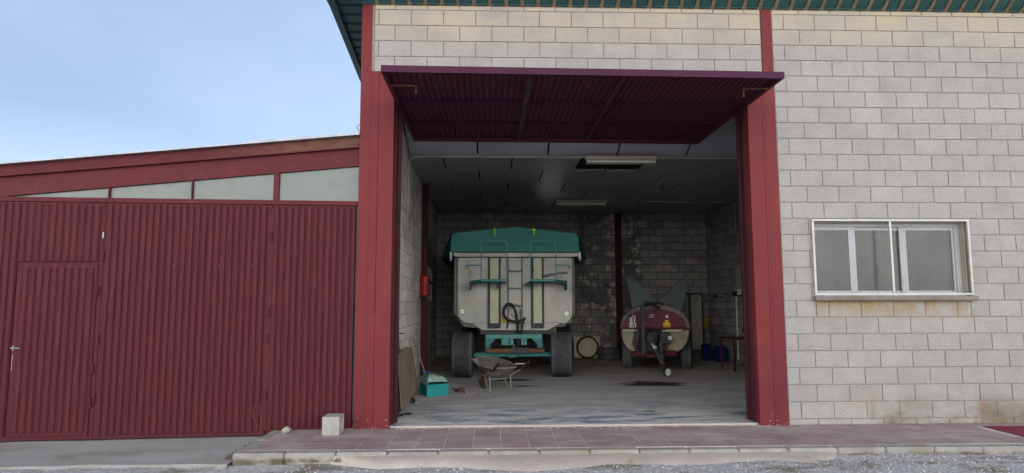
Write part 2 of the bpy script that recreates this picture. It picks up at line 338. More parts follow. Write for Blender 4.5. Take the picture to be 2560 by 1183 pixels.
M['ply'] = mat('weathered_plywood', (0.15,0.12,0.095), (0.10,0.08,0.062), scale=3, sv=(1,2,0.6), rough=0.9, bump=0.3, c3=(0.21,0.185,0.15), s3=4, lo3=0.55, hi3=0.72, fine=0.08)
M['wood'] = mat('grey_wood_stick', (0.19,0.15,0.12), (0.12,0.09,0.07), scale=9, rough=0.9)
M['crate'] = mat('teal_plastic_crate', (0.015,0.21,0.21), (0.013,0.17,0.17), scale=5, rough=0.45)
M['film'] = mat('crumpled_translucent_film', (0.22,0.32,0.28), (0.12,0.20,0.18), scale=12, rough=0.4, bump=0.8, bscale=30)
M['bluecloth'] = mat('blue_cloth', (0.04,0.17,0.42), (0.03,0.12,0.32), scale=8, rough=0.9)
M['blue'] = mat('blue_plastic', (0.008,0.018,0.10), (0.006,0.012,0.07), scale=5, rough=0.4)
M['fire'] = mat('fire_red_cover', (0.24,0.012,0.018), (0.18,0.010,0.015), scale=4, rough=0.4)
M['hose_red'] = mat('dark_red_hose', (0.065,0.016,0.018), rough=0.5)
M['barrow'] = mat('mortar_crusted_tray', (0.075,0.062,0.062), (0.12,0.105,0.095), scale=7, rough=0.9, bump=0.5, bscale=40, c3=(0.34,0.33,0.30), s3=6, lo3=0.55, hi3=0.65)
M['barrow_frame'] = mat('cement_spattered_frame', (0.20,0.195,0.175), (0.10,0.085,0.07), scale=9, rough=0.8, c3=(0.15,0.08,0.06), s3=8, lo3=0.6, hi3=0.7)
M['yellowdull'] = mat('dull_yellow_plastic', (0.28,0.23,0.05), (0.20,0.17,0.05), scale=8, rough=0.7)
M['locker'] = mat('beige_locker_enamel', (0.32,0.30,0.26), (0.27,0.255,0.22), scale=3, rough=0.5)
M['twig'] = mat('dry_twig', (0.15,0.075,0.06), rough=0.9)
M['weed'] = mat('weed_leaf', (0.10,0.105,0.05), (0.17,0.15,0.09), scale=20, rough=0.8)
M['grate'] = mat('red_iron_grating', (0.13,0.022,0.035), (0.09,0.018,0.028), scale=6, rough=0.6)
M['handle'] = mat('worn_aluminium', (0.20,0.19,0.19), rough=0.45, metal=0.2)
M['glass'] = mat('frosted_window_glass', (0.024,0.028,0.030), (0.060,0.064,0.062), scale=1.7, sv=(1.5,1,0.8), lo=0.35, hi=0.65, rough=0.22, spec=0.5, rvar=0.03)

# ------------------------------------------------------------------ ground
def grid(x0, x1, y0, y1, nx, ny, fz):
    b = MB(); vs = []; fs = []
    for j in range(ny+1):
        for i in range(nx+1):
            x = x0+(x1-x0)*i/nx; y = y0+(y1-y0)*j/ny; vs.append((x, y, fz(x, y)))
    for j in range(ny):
        for i in range(nx):
            a = j*(nx+1)+i; fs.append((a, a+1, a+nx+2, a+nx+1))
    return b.add(vs, fs)
def gz(x, y):
    base = -0.105 + 0.045*max(0, min(1, (x+1)/4.0))
    k = max(0, min(1, (y+20)/12)); far = -0.11
    n = mnoise.noise(Vector((x*0.9, y*0.9, 0)))*0.02 + mnoise.noise(Vector((x*4, y*4, 3)))*0.006
    return far*(1-k) + (base+n)*k
g = MB()
g.add([(-300,-300,-0.13),(300,-300,-0.13),(300,300,-0.13),(-300,300,-0.13)], [(0,1,2,3)])
g.build('ground', M['gravel'], kind='structure')
grid(-12, 14, -9, 0.5, 260, 110, gz).build('gravel_yard', M['gravel'], smooth=True, kind='structure')
pb = MB()
for i in range(14000):
    x = random.uniform(-7, 8.5); y = random.uniform(-3.2, -1.25)
    if x < -2.4 and y > -1.5: continue
    r = random.uniform(0.004, 0.011)*(1.6 if random.random() < 0.06 else 1)
    z = gz(x, y); a = random.random()*6.28
    vs = [(x+r*math.cos(a+k*1.57)*random.uniform(.7,1.2), y+r*math.sin(a+k*1.57)*random.uniform(.7,1.2), z+random.uniform(-.1,.3)*r) for k in range(4)]
    vs += [(x+random.uniform(-.3,.3)*r, y+random.uniform(-.3,.3)*r, z+r*0.9), (x, y, z-r)]
    pb.add(vs, [(0,1,4),(1,2,4),(2,3,4),(3,0,4),(1,0,5),(2,1,5),(3,2,5),(0,3,5)])
pb.build('pebbles', M['pebble'], label='loose pale grey pebbles scattered on the yard in front of the kerb', kind='stuff', category='gravel')

# paved strip
bed = MB(); bed.box(-2.385, 11, -1.075, 0.06, -0.1, -0.0015); bed.build('sidewalk_bed', M['grout'], kind='structure')
t = MB(); TP = 0.2915
k = -8
ys = [-1.068, -0.776, -0.482, -0.190, 0.05]
for i in range(-8, 40):
    xa = -0.181 + i*TP
    if xa > 10.6: break
    for j in range(4):
        gp = 0.0050; x0, x1, y0, y1 = xa+gp, xa+TP-gp, ys[j]+0.0022, ys[j+1]-0.0022
        if x1 < -2.36: continue
        x0 = max(x0, -2.375)
        if 5.76 < (x0+x1)/2 < 6.9 and -0.78 < (y0+y1)/2 < -0.1: continue
        dz = random.uniform(-0.0006, 0.0008)
        t.box(x0, x1, y0, y1, -0.02, dz+0.0012, 0.0012)
t.build('sidewalk', M['tile'], kind='structure')
kb = MB(); x = -2.50
first = True
while x < 10.6:
    ln = 0.497
    kb.box(x+0.003, x+ln-0.003, -1.215+random.uniform(-.004,.004), -1.078, -0.16, 0.0+random.uniform(-.003,.003), 0.014); x += ln
y = -1.075
while y < -0.05:
    ln = 0.5
    kb.box(-2.505, -2.388, y+0.003, min(y+ln-0.003, -0.03), -0.16, random.uniform(-.002,.002), 0.014); y += ln
kb.build('kerb', M['kerbm'], kind='structure')
# mortar skirt at the kerb's foot
def skirt_edge(x):
    s = -1.50 - 0.10*math.sin(x*1.7+0.5) - 0.05*math.sin(x*4.1) - 0.12*max(0, (x-1.8))*(1 if x < 3.1 else 0)
    e = max(0.0, min(1, (x+1.55)/0.5))*max(0.0, min(1, (3.42-x)/0.22))**0.5
    return -1.22 + (s+1.22)*e
vs = []; fs = []; nx, ny = 200, 10
for i in range(nx+1):
    x = -1.55 + 4.97*i/nx
    for j in range(ny+1):
        f = j/ny; y = -1.19 + (skirt_edge(x)+1.19)*f + mnoise.noise(Vector((x*6, f*2, 1)))*0.012*f
        z = -0.028 - 0.02*f + (gz(x, y)-0.012+0.048)*f**4 + mnoise.noise(Vector((x*5, y*5, 2)))*0.006
        vs.append((x, y, max(z, gz(x, y)-0.02)+0.0))
for i in range(nx):
    for j in range(ny):
        a = i*(ny+1)+j; fs.append((a, a+1, a+ny+2, a+ny+1))
MB().add(vs, fs).build('mortar_skirt', M['skirt'], smooth=True, kind='structure')
# concrete apron in front of the shed
vs = []; fs = []; nx, ny = 120, 24
for i in range(nx+1):
    x = -11 + 8.49*i/nx
    ye = -1.33 + 0.02*math.sin(x*3)+0.03*mnoise.noise(Vector((x*3, 0, 0)))
    for j in range(ny+1):
        f = j/ny; y = 0.3 + (ye-0.3)*f
        z = -0.068 - 0.012*f + mnoise.noise(Vector((x*1.5, y*2, 5)))*0.006 - (0.06 if j == ny else 0)
        vs.append((x, y, z))
for i in range(nx):
    for j in range(ny):
        a = i*(ny+1)+j; fs.append((a, a+1, a+ny+2, a+ny+1))
MB().add(vs, fs).build('concrete_apron', M['apron'], smooth=True, kind='structure')
# interior floor
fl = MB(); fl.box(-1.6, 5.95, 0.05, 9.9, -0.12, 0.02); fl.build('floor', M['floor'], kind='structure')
th = MB(); th.box(-1.1, 3.15, 0.036, 0.0495, -0.02, 0.022)
# dusty rubble strip at the threshold
for i in range(900):
    x = random.uniform(-1.1, 3.3); y = 0.03-abs(random.gauss(0, 0.05)); r = random.uniform(0.002, 0.008)
    th.add([(x-r,y,0.001),(x+r,y-r*.4,0.001),(x,y+r,0.001),(x+random.uniform(-r,r)*.4,y,0.002+r)], [(0,1,3),(1,2,3),(2,0,3)])
th.build('threshold', M['skirt'], kind='structure')

# ------------------------------------------------------------------ block walls
def subtract(rect, holes):
    rs = [rect]
    for hx0, hx1, hz0, hz1 in holes:
        nr = []
        for a, b_, c, d in rs:
            if b_ <= hx0 or a >= hx1 or d <= hz0 or c >= hz1: nr.append((a, b_, c, d)); continue
            if a < hx0: nr.append((a, hx0, c, d))
            if b_ > hx1: nr.append((hx1, b_, c, d))
            if c < hz0: nr.append((max(a, hx0), min(b_, hx1), c, hz0))
            if d > hz1: nr.append((max(a, hx0), min(b_, hx1), hz1, d))
        rs = nr
    return rs
def blockwork(u0, u1, z0, z1, fn, joint=3.693, holes=(), mg=0.005, zlev=0.07, rough=0.0015, prot=0.004):
    """fn(u, out, z) -> point; out = metres in front of the mortar plane"""
    b = MB()
    k = math.floor((z0-zlev)/0.2)
    while zlev+0.2*k < z1-0.01:
        za, zb = max(z0, zlev+0.2*k), min(z1, zlev+0.2*(k+1)); off = joint + (0 if k % 2 == 0 else 0.199)
        i = math.floor((u0-off)/0.398)
        while off+0.398*i < u1:
            ua, ub = max(u0, off+0.398*i), min(u1, off+0.398*(i+1))
            for (a, c, d, e) in subtract((ua, ub, za, zb), holes):
                if c-a < 0.025 or e-d < 0.025: continue
                j = lambda s=0.0012: random.uniform(-s, s)
                o = prot+random.uniform(-rough, rough); ch = 0.0035
                p = [(a+mg+j(), d+mg+j()), (c-mg+j(), d+mg+j()), (c-mg+j(), e-mg+j()), (a+mg+j(), e-mg+j())]
                q = [(p[0][0]+ch, p[0][1]+ch), (p[1][0]-ch, p[1][1]+ch), (p[2][0]-ch, p[2][1]-ch), (p[3][0]+ch, p[3][1]-ch)]
                V = [fn(x, -0.02, z) for x, z in p]+[fn(x, o-0.0025, z) for x, z in p]+[fn(x, o, z) for x, z in q]
                F = []
                for s in range(4):
                    n = (s+1) % 4; F += [(s, n, 4+n, 4+s), (4+s, 4+n, 8+n, 8+s)]
                F.append((8,9,10,11)); b.add(V, F)
            i += 1
        k += 1
    return b

wh = thing('warehouse', (2.2, 0, 0), 'pale concrete block farm warehouse with dark red steel posts and an open doorway', 'building')
front = lambda u, o, z: (u, -o, z)
# right of the right post, with the window opening
WIN = (3.935, 5.852, 1.47, 2.435)
fw = MB(); fw.box(3.54, 3.93, 0.004, 0.2, -0.1, 5.16); fw.box(5.857, 10.5, 0.004, 0.2, -0.1, 5.16)
fw.box(3.9302, 5.8568, 0.004, 0.2, -0.1, 1.468); fw.box(3.9302, 5.8568, 0.004, 0.2, 2.437, 5.16)
wall_r = fw.build('front_wall', M['mortar'], wh)
blockwork(3.545, 10.5, 0.0, 5.165, front, 3.693, holes=[WIN]).build('block_facing', M['block'], wall_r)
fw = MB(); fw.box(-1.46, 3.40, 0.004, 0.2, 4.282, 5.16)
wall_a = fw.build('front_wall', M['mortar'], wh, label='block wall above the open doorway')
blockwork(-1.435, 3.397, 4.275, 5.165, front, 3.693-0.398*13+0.0985).build('block_facing', M['block'], wall_a)
mb = MB(); mb.box(-1.4595, -1.437, -0.002, 0.0035, 4.285, 5.16); mb.build('mortar_edge', M['mortar'], wall_a)
mb = MB(); mb.box(3.541, 3.5475, -0.004, 0.0035, 0, 5.16); mb.build('mortar_edge', M['mortar'], wall_r)

# steel posts
def post(xa, xb, wa, wb, seam, jam0, jam1, gx0, gx1):
    p = MB(); p.box(xa, xb, -0.004, 0.14, -0.06, 5.18, 0.002)
    s0, s1 = (seam, wb) if xa < 0 else (wa, seam)
    # lower plate of the flange and the door-frame tube beside it, a hairline seam between
    if xa < 0:
        p.box(xb+0.0005, seam-0.0015, -0.004, 0.14, -0.04, 4.28, 0.002); p.box(seam+0.0015, wb, -0.006, 0.11, -0.02, 4.28, 0.003)
    else:
        p.box(seam+0.0015, xa-0.0005, -0.004, 0.14, -0.02, 4.28, 0.002); p.box(wa, seam-0.0015, -0.006, 0.11, -0.01, 4.28, 0.003)
    o = p.build('post', M['red'], wh)
    q = MB(); q.box(jam0, jam1, 0.112, 0.24, 0.0, 4.1, 0.003); q.box(gx0, gx1, 0.242, 0.30, 0.02, 4.1, 0.003)
    q.build('door_guide', M['maroon_dark'], o); return o
lp = post(-1.59, -1.46, -1.59, -1.180, -1.365, -1.30, -1.155, -1.25, -1.120)
rp = post(3.405, 3.540, 3.190, 3.540, 3.372, 3.165, 3.30, 3.150, 3.26)
mb = MB(); mb.box(-1.18, 3.19, 0.002, 0.14, 4.17, 4.279); mb.build('lintel', M['red'], wh)

# eave: leaning corrugated fascia
def eave():
    b = MB(); t_ = MB(); dy, dz = -0.50, 0.385
    x = -1.52; pitch = 0.2; i = 0
    x = -1.585
    while x < 10.4:
        # wide pan, 3 cm rib hollow
        for (a, c, o1, o2) in ((x, x+0.150, 0, 0), (x+0.150, x+0.158, 0, 0.035), (x+0.158, x+0.192, 0.035, 0.035), (x+0.192, x+0.200, 0.035, 0)):
            V = [(a, -0.002-0, 5.148+o1), (c, -0.002, 5.148+o2), (c, dy, 5.148+dz+o2), (a, dy, 5.148+dz+o1)]
            b.add(V, [(0,1,2,3)])
        # pan lip at the wall: rounded drip end
        b.box(x+0.004, x+0.146, -0.035, 0.003, 5.135, 5.1465, 0.003)
        t_.add([(x+0.152, -0.012, 5.135), (x+0.198, -0.012, 5.135), (x+0.198, -0.30, 5.35+0.03), (x+0.152, -0.30, 5.35+0.03), (x+0.152,-0.012,5.19),(x+0.198,-0.012,5.19)], [(0,1,2,3),(0,4,5,1)])
        x += pitch
    t_.box(-1.58, 10.4, -0.009, 0.003, 5.126, 5.1348)
    e = b.build('eave_sheet', M['green'], wh)
    t_.build('rib_closer', M['foamtan'], e)
eave()
# left verge seen from below: ribs across, trim along the outer edge
v = MB(); ed = lambda y: -1.985 - 0.062*(y+0.1)
y = -0.45
for i in range(38):
    y0, y1 = y, y+0.27
    prof = ((0, 0.19, 0, 0), (0.19, 0.205, 0, 0.045), (0.205, 0.255, 0.045, 0.045), (0.255, 0.27, 0.045, 0))
    for a, c, h0, h1 in prof:
        ya, yb = y0+a, y0+c
        v.add([(-1.592, ya, 5.148+h0), (-1.592, yb, 5.148+h1), (ed(yb), yb, 5.148+h1), (ed(ya), ya, 5.148+h0)], [(0,1,2,3)])
    y = y1
vs_ = v.build('verge_sheet', M['green'], wh)
v = MB(); yb = 9.8
v.add([(ed(-.5), -.5, 5.10), (ed(yb), yb, 5.10), (ed(yb), yb, 5.24), (ed(-.5), -.5, 5.24), (ed(-.5)+.085, -.5, 5.10), (ed(yb)+.085, yb, 5.10), (ed(yb)+.085, yb, 5.24), (ed(-.5)+.085, -.5, 5.24)],
      [(0,1,2,3),(4,7,6,5),(0,4,5,1),(3,2,6,7),(0,3,7,4),(1,5,6,2)])
v.build('verge_trim', M['green'], vs_)
rf = MB(); rf.box(-2.1, 10.6, -0.02, 10.2, 5.30, 5.36); rf.build('roof', M['green'], wh)

# shell of the room
XL = lambda y: -1.335 - 0.0115*y
lw = MB(); lw.add([(XL(.2)-.004,.2,-.1),(XL(9.9)-.004,9.9,-.1),(-1.585,9.9,-.1),(-1.585,.2,-.1),(XL(.2)-.004,.2,5.29),(XL(9.9)-.004,9.9,5.29),(-1.585,9.9,5.29),(-1.585,.2,5.29)],
        [(0,1,2,3),(4,7,6,5),(0,4,5,1),(1,5,6,2),(2,6,7,3),(3,7,4,0)])
side_l = lw.build('side_wall', M['mortar_in'], wh)
blockwork(0.2, 9.66, 0.02, 5.1, lambda u, o, z: (XL(u)-0.004+o, u, z), 0.31, prot=0.006).build('block_facing', M['block_in'], side_l)
RW = (1.30, 1.95, 2.05, 2.85)
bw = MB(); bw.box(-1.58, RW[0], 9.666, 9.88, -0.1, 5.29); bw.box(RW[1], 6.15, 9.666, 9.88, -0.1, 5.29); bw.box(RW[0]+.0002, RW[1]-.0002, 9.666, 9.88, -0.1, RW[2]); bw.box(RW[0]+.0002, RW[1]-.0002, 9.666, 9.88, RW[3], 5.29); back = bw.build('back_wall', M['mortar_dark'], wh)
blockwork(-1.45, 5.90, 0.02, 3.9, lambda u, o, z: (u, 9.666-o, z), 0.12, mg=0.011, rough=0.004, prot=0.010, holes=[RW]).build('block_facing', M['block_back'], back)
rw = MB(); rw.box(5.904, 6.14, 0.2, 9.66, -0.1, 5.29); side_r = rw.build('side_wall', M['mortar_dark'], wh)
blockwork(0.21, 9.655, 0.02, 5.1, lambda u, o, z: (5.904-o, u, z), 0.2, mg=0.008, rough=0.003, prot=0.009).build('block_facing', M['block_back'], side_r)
iw = MB(); iw.box(3.56, 3.92, 0.204, 0.215, 0.02, 4.6); iw.box(-1.33, 5.88, 0.204, 0.215, 4.3, 5.2); iw.build('inner_plaster', M['block_in'], wh)
b = MB(); x0, x1, z0, z1 = RW; b.box(x0, x0+.04, 9.75, 9.80, z0, z1); b.box(x1-.04, x1, 9.75, 9.80, z0, z1); b.box(x0+.0402, x1-.0402, 9.75, 9.80, z0, z0+.04); b.box(x0+.0402, x1-.0402, 9.75, 9.80, z1-.04, z1); b.box((x0+x1)/2-.02, (x0+x1)/2+.02, 9.755, 9.795, z0+.0402, z1-.0402)
b.build('rear_window', M['alu_white'], wh)
# inner columns
c = MB(); c.box(XL(5.3)+0.003, XL(5.3)+0.125, 5.30, 5.44, 0.02, 3.86, 0.003); c.build('column', M['maroon_dark'], wh)
c = MB(); c.box(3.37, 3.53, 9.52, 9.645, 0.02, 3.86, 0.003); c.build('column', M['maroon_dark'], wh)

# ceiling of insulation panels
cl = MB(); top = MB()
rows = [2.82, 3.985, 5.15, 6.31, 7.47, 8.63, 9.66]
for r in range(6):
    y0, y1 = rows[r]+0.016, rows[r+1]-0.016; off = 0.365 if r % 2 == 0 else -0.215
    for i in range(-2, 7):
        x0, x1 = off+1.171*i+0.014, off+1.171*(i+1)-0.014
        if x1 < -1.36 or x0 > 5.88: continue
        x0, x1 = max(x0, XL((y0+y1)/2)+0.004), min(x1, 5.895)
        if r == 0 and i == 1: continue              # one panel is missing
        cl.box(x0, x1, y0, y1, 3.87+random.uniform(-.002,.002), 3.92, 0.002)
# sloping strip between the flat ceiling and the front wall
sl = math.tan(R(25))
for i in range(-2, 7):
    x0, x1 = -0.215+1.158*i+0.016, -0.215+1.158*(i+1)-0.016
    x0, x1 = max(x0, -1.335), min(x1, 5.89)
    if x1-x0 < 0.05: continue
    for ya, yb in ((2.80, 1.62), (1.60, 0.42)):
        cl.slab([(x0, ya, 3.87+(2.80-ya)*sl), (x1, ya, 3.87+(2.80-ya)*sl), (x1, yb, 3.87+(2.80-yb)*sl), (x0, yb, 3.87+(2.80-yb)*sl)], -0.04)
ce = cl.build('ceiling', M['ceil'], wh)
cv = MB(); cv.box(-1.36, 5.9, 2.81, 9.66, 3.945, 3.975); cv.box(1.4, 2.85, 2.9, 4.1, 4.5, 4.52)
cv.slab([(-1.33,2.84,3.93),(5.9,2.84,3.93),(5.9,0.25,3.93+2.59*sl),(-1.33,0.25,3.93+2.59*sl)], -0.03)
cv.build('ceiling_void', M['void'], ce)

# ------------------------------------------------------------------ window with grille
wi = MB(); y0, y1 = 0.105, 0.155
X0, X1, Z0, Z1 = 3.935, 5.852, 1.475, 2.435
wi.box(X0, X1, y0, y1, Z1-0.055, Z1-0.001, .003); wi.box(X0, X1, y0, y1, Z0+0.03, Z0+0.075, .003)
wi.box(X0+.001, X0+0.045, y0+.001, y1-.001, Z0+.076, Z1-.056, .003); wi.box(X1-0.07, X1-.001, y0+.001, y1-.001, Z0+.076, Z1-.056, .003)
win = wi.build('window', M['alu_white'], wh)
def sash(xa, xb, yy, wl, wr):
    s = MB(); za, zb = Z0+0.078, Z1-0.058
    s.box(xa, xa+wl, yy, yy+.022, za, zb, .002); s.box(xb-wr, xb, yy, yy+.022, za, zb, .002)
    s.box(xa+wl+.0005, xb-wr-.0005, yy+.001, yy+.021, za, za+.035, .002); s.box(xa+wl+.0005, xb-wr-.0005, yy+.001, yy+.021, zb-.04, zb, .002)
    o = s.build('sash', M['alu_white'], win)
    g_ = MB(); g_.box(xa+wl, xb-wr, yy+.009, yy+.012, za+.034, zb-.039); g_.build('pane', M['glass'], win)
sash(3.983, 4.525, 0.108, 0.02, 0.085)
sash(4.50, 5.20, 0.132, 0.03, 0.03)
sash(5.085, 5.775, 0.108, 0.085, 0.03)
rv = MB(); rv.box(X0, X1, 0.02, 0.104, Z1-0.012, Z1-0.0015); rv.box(X1-0.012, X1-0.0015, 0.02, 0.104, Z0+0.04, Z1-0.013); rv.build('reveal', M['cream'], win)
sl_ = MB(); sl_.box(3.90, 5.905, -0.075, 0.10, 1.474, 1.522, .004)
n_ = 100
for i in range(n_):
    xx = 3.905+i*0.02; sl_.box(xx, xx+0.013, -0.078, -0.03, 1.466, 1.4735)
sl_.build('sill', mat('weathered_sill', (0.17,0.155,0.135), (0.12,0.105,0.085), scale=5, rough=0.9, bump=0.5, fine=0.12), win)
gr = MB(); ya, yb = -0.045, -0.02
gr.box(3.912, 5.876, ya, yb, 2.432, 2.458, .003); gr.box(3.912, 5.876, ya, yb, 1.532, 1.558, .003)
for xx in (3.912, 4.872, 5.850): gr.box(xx, xx+0.026, ya+.001, yb-.001, 1.5585, 2.4315, .002)
for xx in (4.03, 4.88, 5.74): gr.box(xx, xx+.02, -0.04, -0.025, 1.5225, 1.5315)
grl = gr.build('grille', M['white'], win)
ws = MB(); r_ = 0.0009
x = 3.945
while x < 5.85:
    ws.box(x-r_, x+r_, -0.034, -0.0317, 1.558, 2.432); x += 0.0205
z = 1.57
while z < 2.43:
    ws.box(3.938, 5.85, -0.0316, -0.0293, z-r_, z+r_); z += 0.0205
ws.build('wire_mesh', M['wire'], grl)

# ------------------------------------------------------------------ up-and-over door leaf, swung open overhead
dr = thing('overhead_door', (1.0, .45, 3.87), 'wide corrugated maroon up and over door leaf swung up flat above the doorway', 'door')
DX0, DX1, DY0, DY1, DZ = -1.168, 3.222, -1.045, 1.93, 3.896
skew = lambda x: 0.085*(x-DX0)/(DX1-DX0)       # the leaf hangs a little out of square
def dq(b, x0, x1, y0, y1, z0, z1):
    b.add([(x0,y0+skew(x0),z0),(x1,y0+skew(x1),z0),(x1,y1+skew(x1),z0),(x0,y1+skew(x0),z0),(x0,y0+skew(x0),z1),(x1,y0+skew(x1),z1),(x1,y1+skew(x1),z1),(x0,y1+skew(x0),z1)],
          [(0,3,2,1),(4,5,6,7),(0,1,5,4),(1,2,6,5),(2,3,7,6),(3,0,4,7)])
b = MB(); dq(b, DX0, DX1+.0, DY0, DY0+0.045, DZ-0.002, DZ+0.072)
b.build('leading_edge', M['purple'], dr)
M['stile_grey'] = mat('dirty_grey_brown_paint', (0.075,0.045,0.05), (0.04,0.03,0.035), scale=6, rough=0.7)
b = MB(); x = DX0+0.01; P = 0.073
while x < DX1-0.02:
    for (a, c, h0, h1) in ((0, .034, .045, .045), (.034, .042, .045, .062), (.042, .065, .062, .062), (.065, .073, .062, .045)):
        xa, xb = x+a, x+c; ya, yb = DY0+.046, DY1-.01
        b.add([(xa, ya+skew(xa), DZ+h0), (xa, yb+skew(xa), DZ+h0), (xb, yb+skew(xb), DZ+h1), (xb, ya+skew(xb), DZ+h1)], [(0,1,2,3)])
    x += P
b.build('corrugated_sheet', M['leaf'], dr)
f = MB()
dq(f, DX0, DX0+0.04, DY0+.0455, DY1, DZ, DZ+.044); dq(f, DX1-0.04, DX1, DY0+.0455, DY1, DZ, DZ+.044)
dq(f, DX0+.041, DX1-.041, DY1-.10, DY1, DZ, DZ+.043)
fr_ = f.build('frame', M['leaf'], dr)
for yy, in ((0.02,), (0.98,)):
    f = MB(); dq(f, DX0+.041, DX1-.041, yy, yy+.055, DZ+.004, DZ+.044); f.build('cross_rail', M['purple'], dr)
for xx in (0.40, 1.43):
    f = MB()
    dq(f, xx, xx+.055, DY0+.047, .019, DZ+.001, DZ+.043); dq(f, xx, xx+.055, .076, .979, DZ+.001, DZ+.043); dq(f, xx, xx+.055, 1.036, DY1-.101, DZ+.001, DZ+.043)
    f.build('stile', M['stile_grey'] if xx < 1 else M['leaf'], dr)
for (x0, sg) in ((DX0+.04, 1), (DX1-.04, -1)):
    h = MB(); h.tube([(x0, -.62, DZ-.005), (x0+sg*.27, -.62, DZ-.005), (x0+sg*.285, -.62, DZ-.02), (x0+sg*.285, -.62, DZ-.10)], .009, 6); h.build('bolt_rod', M['rust'], dr)
# ------------------------------------------------------------------ shed to the left
ang = R(4.1); SM = Matrix.Translation((-1.57, 0.03, 0)) @ Matrix.Rotation(ang, 4, 'Z')
U = lambda X: (X+1.57)/math.cos(ang)
sh = thing('shed', (-4.5, 0, 0), 'low wine red corrugated steel shed with sloping eave joined to the block warehouse', 'building')
def S(): return MB(SM)
def ribs(b, u0, u1, z0, z1, y=-0.002, P=0.0731, d=0.018, ph=0.0):
    n = int((u1-u0)/P); P = (u1-u0)/n
    for i in range(n):
        u = u0+i*P
        pr = ((0, .012, 0, 0), (.012, .022, 0, -d), (.022, .060, -d, -d), (.060, P-.003, -d, 0), (P-.003, P, 0, 0))
        jz = random.uniform(-.002, .002)
        for a, c, h0, h1 in pr:
            if c <= a: continue
            b.add([(u+a, y+h0, z0), (u+c, y+h1, z0), (u+c, y+h1, z1), (u+a, y+h0, z1)], [(0,1,2,3)])
        b.add([(u+.012,y,z0+jz),(u+.022,y-d,z0),(u+.06,y-d,z0),(u+P-.003,y,z0+jz)], [(0,1,2,3)])
        b.add([(u+.012,y,z1),(u+.022,y-d,z1),(u+.06,y-d,z1),(u+P-.003,y,z1)], [(3,2,1,0)])
ZB, ZH = -0.055, 2.615
# three leaves
def leaf(Xa, Xb, zb, wicket=None):
    b = S(); ua, ub = U(Xa), U(Xb)
    b.box(ua, ub, 0.002, 0.03, zb, zb+.05, .003); b.box(ua, ub, .002, .03, ZH-.045, ZH, .003)
    b.box(ua+.0005, ua+.03, .0025, .03, zb+.051, ZH-.046); b.box(ub-.045, ub-.0005, .0025, .03, zb+.051, ZH-.046)
    b.box(ua+.031, ub-.046, .01, .028, zb+.051, ZH-.046)
    o = b.build('door', M['red_dark'], sh)
    b = S()
    if wicket:
        wa, wb, wz = wicket
        ribs(b, ua+.01, U(wa)-.01, zb+.045, ZH-.02); ribs(b, U(wa)-.005, ub-.05, wz+.03, ZH-.02)
    else: ribs(b, ua+.012, ub-.05, zb+.045, ZH-.02)
    b.build('corrugated_sheet', M['red_dark'], o); return o
leaf(-8.2, -6.262, ZB)
d1 = leaf(-6.258, -4.447, ZB, (-5.348, -4.492, 1.905))
leaf(-4.443, -2.594, ZB); leaf(-2.5885, -1.625, -0.04)
b = S(); b.box(U(-2.5935), U(-2.589), .001, .004, .0, 2.58); b.build('bare_joint', mat('bare_joint_rust', (0.13,0.055,0.05), (0.06,0.02,0.022), scale=6, rough=0.8), sh)
for X_ in (-3.66, -3.16, -2.78):
    b = S(); b.disc((U(X_), 1.885), .005, -.026, -.019, 8); b.build('screw', M['handle'], sh)
# wicket door in the first leaf
b = S(); ua, ub = U(-5.348), U(-4.492); y = -0.010
b.box(ua+.006, ub-.002, y, .001, -.012, .035, .002); b.box(ua+.006, ub-.002, y, .001, 1.855, 1.898, .002)
b.box(ua+.006, ua+.055, y, .001, .0355, 1.8545, .002); b.box(ub-.03, ub-.002, y, .001, .0355, 1.8545, .002)
wd = b.build('wicket_door', M['red_dark'], sh)
b = S(); ribs(b, ua+.056, ub-.031, .03, 1.865, y=-.008); b.build('corrugated_sheet', M['red_dark'], wd)
b = S(); b.tube([(ua+.018,-.012,.962),(ua+.018,-.05,.962),(ua+.115,-.052,.958)], [.008,.008,.0075], 8); b.box(ua+.010, ua+.026, -.013, -.0105, .93, .985, .001); b.build('handle', M['handle'], wd)
for u_, y_, zs, r_ in ((ub+.012, -.02, (.35, .72, 1.60), .011), (U(-2.591), -.012, (.4, 1.05, 1.35, 2.24), .013), (U(-4.445), -.012, (.4, 1.05, 2.0), .013)):
    for z_ in zs: b = S(); b.tube([(u_,y_,z_-.055),(u_,y_,z_+.055)], r_, 8); b.build('hinge', M['red_dark'], sh)
b = S(); b.box(U(-4.46), U(-4.447), -.020, -.003, 2.20, 2.27, .002); b.build('scraped_patch', M['galv'], sh)
b = S(); b.add([(ua+.016,-.0135,.72),(ua+.024,-.0135,.70),(ua+.022,-.0135,.80),(ua+.026,-.0135,.88),(ua+.018,-.0135,.90),(ua+.017,-.0135,.80)], [(0,1,2,3,4,5)]); b.build('paint_drip', M['handle'], sh)
# posts, header
b = S(); b.box(U(-1.615), -0.005, .02, .12, -.05, 2.66); b.build('gap_post', M['steel_dark'], sh)
b = S(); b.box(U(-9.0), -.03, -.012, .10, 2.618, 2.648, .003); b.box(U(-9.0), -.03, -.004, .10, 2.6485, 2.672, .002)
b.build('header_rail', M['red_shed'], sh)
zbm = lambda X: 2.672+(X+5.594)*0.1088
zfl = lambda X: 2.908+(X+5.611)*0.1068
zrt = lambda X: 3.039+(X+5.621)*0.1110
XA, XB = -9.2, -1.592
b = S(); b.prism([(U(XA), zbm(XA)), (U(XB), zbm(XB)), (U(XB), zfl(XB)-.014), (U(XA), zfl(XA)-.014)], .008, .10); bm_ = b.build('rafter_beam', M['red_shed'], sh)
b = S(); b.prism([(U(XA), zfl(XA)-.0135), (U(XB), zfl(XB)-.0135), (U(XB), zfl(XB)), (U(XA), zfl(XA))], -.045, .10)
